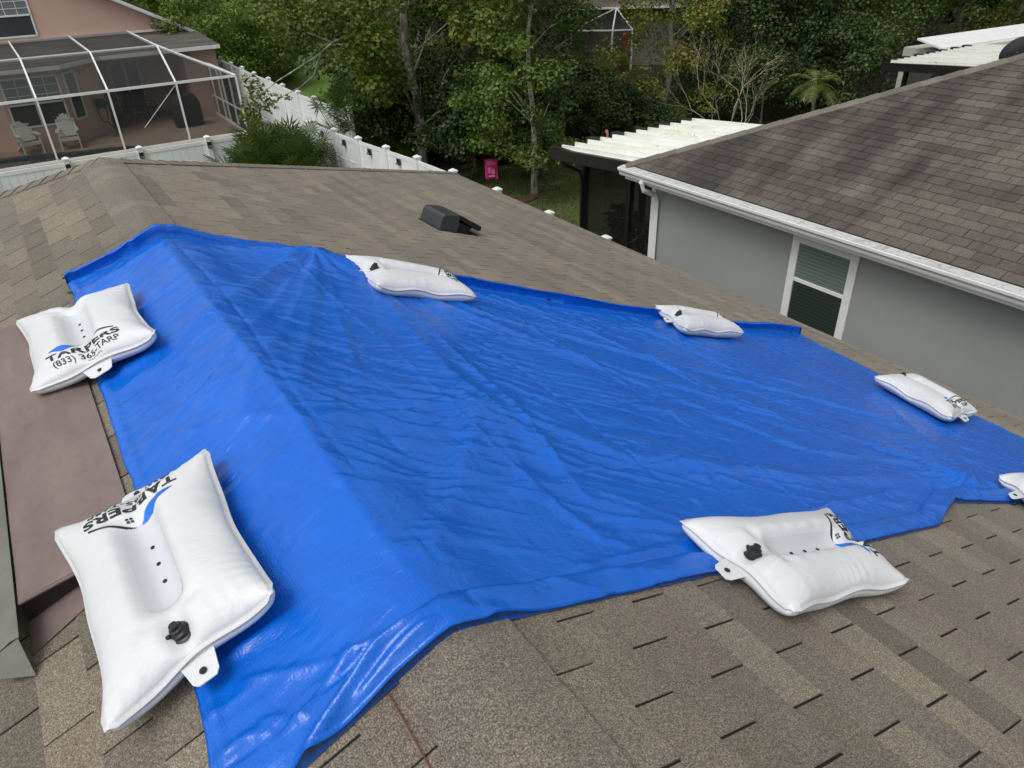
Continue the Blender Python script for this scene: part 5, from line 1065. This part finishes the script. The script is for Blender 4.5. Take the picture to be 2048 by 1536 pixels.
# fan palmettos
def palmetto(name, loc, rad, hgt, n, seed, label, mat=None, leafn=13, ll=.56):
    r = random.Random(seed); root = empty(name, (loc[0], loc[1], 0), label, 'palmetto'); st = MB(); lf = MB()
    for k in range(n):
        a = r.uniform(0, 6.283); el = r.uniform(.15, 1.35); L_ = rad*r.uniform(.55, 1.0)*(1.0 if el < 1 else .9)
        bs = Vector((loc[0]+r.uniform(-.5, .5)*rad*.6, loc[1]+r.uniform(-.5, .5)*rad*.6, .1)); dr_ = Vector((math.cos(a)*math.cos(el), math.sin(a)*math.cos(el), math.sin(el)*hgt/rad)); tip = bs+dr_*L_+Vector((0, 0, .15))
        st.tube([bs, (bs+tip)/2+Vector((0, 0, .06)), tip], [.014, .011, .008], 4)
        f_ = (dr_+Vector((r.uniform(-.3, .3), r.uniform(-.3, .3), r.uniform(-.1, .3)))).normalized(); s_ = f_.cross(Vector((0, 0, 1))).normalized(); t0 = r.uniform(.1, .9); s2 = r.uniform(.8, 1.15)
        for j in range(leafn):
            b_ = (j/(leafn-1)-.5)*3.9; dd_ = f_*math.cos(b_)+s_*math.sin(b_); up_ = f_.cross(s_); L2 = ll*s2*(1-.25*abs(b_)/2)*r.uniform(.85, 1.1)
            m_ = tip+dd_*L2*.5+up_*.02; e_ = tip+dd_*L2-Vector((0, 0, .10*L2*(1+r.random()))); w2 = s_.cross(dd_) if False else dd_.cross(up_).normalized()*.024
            lf.add([tip, m_+w2, e_, m_-w2], [(0, 1, 2, 3)], tone=min(1, max(0, t0+r.uniform(-.2, .2))))
    st.build('stem', M['leaf_bush'], root); lf.build('fronds', mat or M['frond'], root); return root
palmetto('palmetto', (5.45, 19.6), 1.45, 2.1, 300, 1, 'large spiky green palmetto in front of the white fence corner')
palmetto('palmetto', (3.35, 19.9), .6, .55, 34, 2, 'low palmetto tips just showing above the brown roof ridge', ll=.38)
palmetto('palmetto', (-.9, 19.5), .6, .45, 26, 4, 'palmetto tips at the left edge just above the roof', ll=.35)
p = at(712, 225, 0); palmetto('palmetto', (9.1, 22.9), 1.25, 2.3, 110, 3, 'tall dark palmetto clump behind the white side fence', leafn=14, ll=.6)
palmetto('palmetto', (10.0, 21.6), .9, .8, 50, 6, 'low dark palmetto left of the tall pale trunk', ll=.5)
# little palm with arching fronds
x, y = far(1662, 25); pm = empty('palm_tree', (x, y, 0), 'small feathery palm standing against the dark wood', 'palm tree'); r = random.Random(4)
ztop = float(apt(1662, 168, 25)[2]); b = MB(); b.tube([(x, y, 0), (x+.05, y, ztop*.5), (x, y, ztop)], [.07, .055, .05], 8); b.build('trunk', M['bark'], pm)
lf = MB()
for k in range(17):
    a = k*2.399; el = R(r.uniform(5, 65)); L_ = r.uniform(.75, 1.0); prev = Vector((x, y, ztop)); d0 = Vector((math.cos(a)*math.cos(el), math.sin(a)*math.cos(el), math.sin(el)))
    for j in range(9):
        d0 = (d0+Vector((0, 0, -.16))).normalized(); nx = prev+d0*L_/9; s_ = d0.cross(Vector((0, 0, 1))).normalized(); wl = .24*math.sin(math.pi*(j+1.3)/11)
        for sg in (-1, 1): e_ = prev+s_*sg*wl+d0*.10-Vector((0, 0, .05)); lf.quad(prev, prev+d0*.045, e_); e2 = prev+d0*.05+s_*sg*wl+d0*.10-Vector((0, 0, .07)); lf.quad(prev+d0*.05, prev+d0*.09, e2)
        lf.t[-4:] = [r.random()]*4; prev = nx
lf.build('crown', M['frond_light'], pm)
# bare branched tree
x, y = far(1485, 24.5); bt = empty('bare_tree', (x, y, 0), 'nearly leafless tree with pale upright branches behind the white panel roof', 'tree'); b = MB(); r = random.Random(11); tipsb = []
def branch(p, d_, L_, rad, depth):
    d_ = d_.normalized(); pts = [p]; k = 4; q = p
    for i in range(k): d_ = (d_+Vector((r.uniform(-.12, .12), r.uniform(-.12, .12), r.uniform(-.05, .10)))).normalized(); q = q+d_*L_/k; pts.append(q)
    b.tube(pts, [rad*(1-.4*i/k) for i in range(k+1)], 5 if depth > 2 else 4, cap=False)
    if depth == 0: tipsb.append(q); return
    for i in range(3 if depth == 3 else 2):
        a = r.uniform(0, 6.283); sp = r.uniform(.35, .75); s_ = d_.cross(Vector((0, 0, 1)) if abs(d_.z) < .95 else Vector((1, 0, 0))).normalized(); u_ = d_.cross(s_)
        branch(pts[-1] if i else pts[-2], d_+(s_*math.cos(a)+u_*math.sin(a))*sp, L_*r.uniform(.62, .85), rad*.58, depth-1)
for (ax, lx) in ((-.42, 1.9), (-.16, 2.1), (.06, 2.2), (.34, 1.8), (.55, 1.5)):
    fd_ = Vector((_r[0], _r[1], 0)); branch(Vector((x, y, 0))+fd_*ax*.3, fd_*ax*.9+Vector((0, 0, 1)), lx*.62, .026, 5)
b.build('branches', M['twig'], bt, smooth=True)
rn = np.random.default_rng(2); tp = np.array([tuple(q) for q in tipsb]); sel = tp[rn.random(len(tp)) < .4]; Cc = np.repeat(sel, 3, 0)+rn.normal(size=(len(sel)*3, 3))*.08
leaf_mesh('leaves', Cc, rn.normal(size=Cc.shape), .07, M['leaf_yellow'], bt, rn.random(len(Cc)), 3)
# far wood: one dense mass
r = np.random.default_rng(77); n = 95000; px = r.uniform(-250, 2350, n); D = r.uniform(62, 84, n); hz = r.uniform(0, 1, n)
C = []; dirs = np.stack([_fw[None, :]*1 + CX[None, :]*((px[:, None]-1024)/F_PX) - CY[None, :]*((0-768)/F_PX)], 0)[0]; dirs[:, 2] = 0; dirs /= np.linalg.norm(dirs, axis=1, keepdims=True)
Cc = dirs*D[:, None]; hgt = 15+3.0*np.sin(px*.011)+2.2*np.sin(px*.031+1)+1.2*np.sin(px*.083); Cc[:, 2] = hz*hgt
bulge = np.sin(px*.05)*np.sin(Cc[:, 2]*.8)+np.sin(px*.021+2)*np.sin(Cc[:, 2]*.5+1); Cc[:, :2] += dirs[:, :2]*(bulge*3)[:, None]
leaf_mesh('far_wood', Cc, r.normal(size=Cc.shape)+np.array([0, 0, .6])-dirs*.4, .62, M['leaf_dark'], None, np.clip(.35+.2*bulge+r.normal(size=n)*.2, 0, 1), 78, .9, kind='stuff', label='dense dark green wood closing off the background', cat='wood')
# grass blades on the garden beside the fence, near enough to read
r = np.random.default_rng(5); n = 42000; gx = r.uniform(7.75, 16, n); gy = r.uniform(8.9, 19.5, n); ok = (gy < 19.2) & ~((gx > 8.25) & (gy < 11.4)); gx, gy = gx[ok], gy[ok]; n = len(gx)
a = r.uniform(0, 6.283, n); hh = r.uniform(.03, .075, n); w_ = .010; base = np.stack([gx, gy, np.zeros(n)], 1); sd_ = np.stack([np.cos(a), np.sin(a), np.zeros(n)], 1)*w_; tip = base+np.stack([r.normal(size=n)*.025, r.normal(size=n)*.025, hh], 1)
V = np.stack([base-sd_, base+sd_, tip], 1).reshape(-1, 3); npmesh('grass_blades', V, np.arange(3*n).reshape(n, 3), M['frond_light'], None, tone=r.uniform(0, .9, n), kind='stuff', label='rough grass of the garden between fence and wood', cat='grass')
print('SCENE DONE', len(bpy.data.objects))
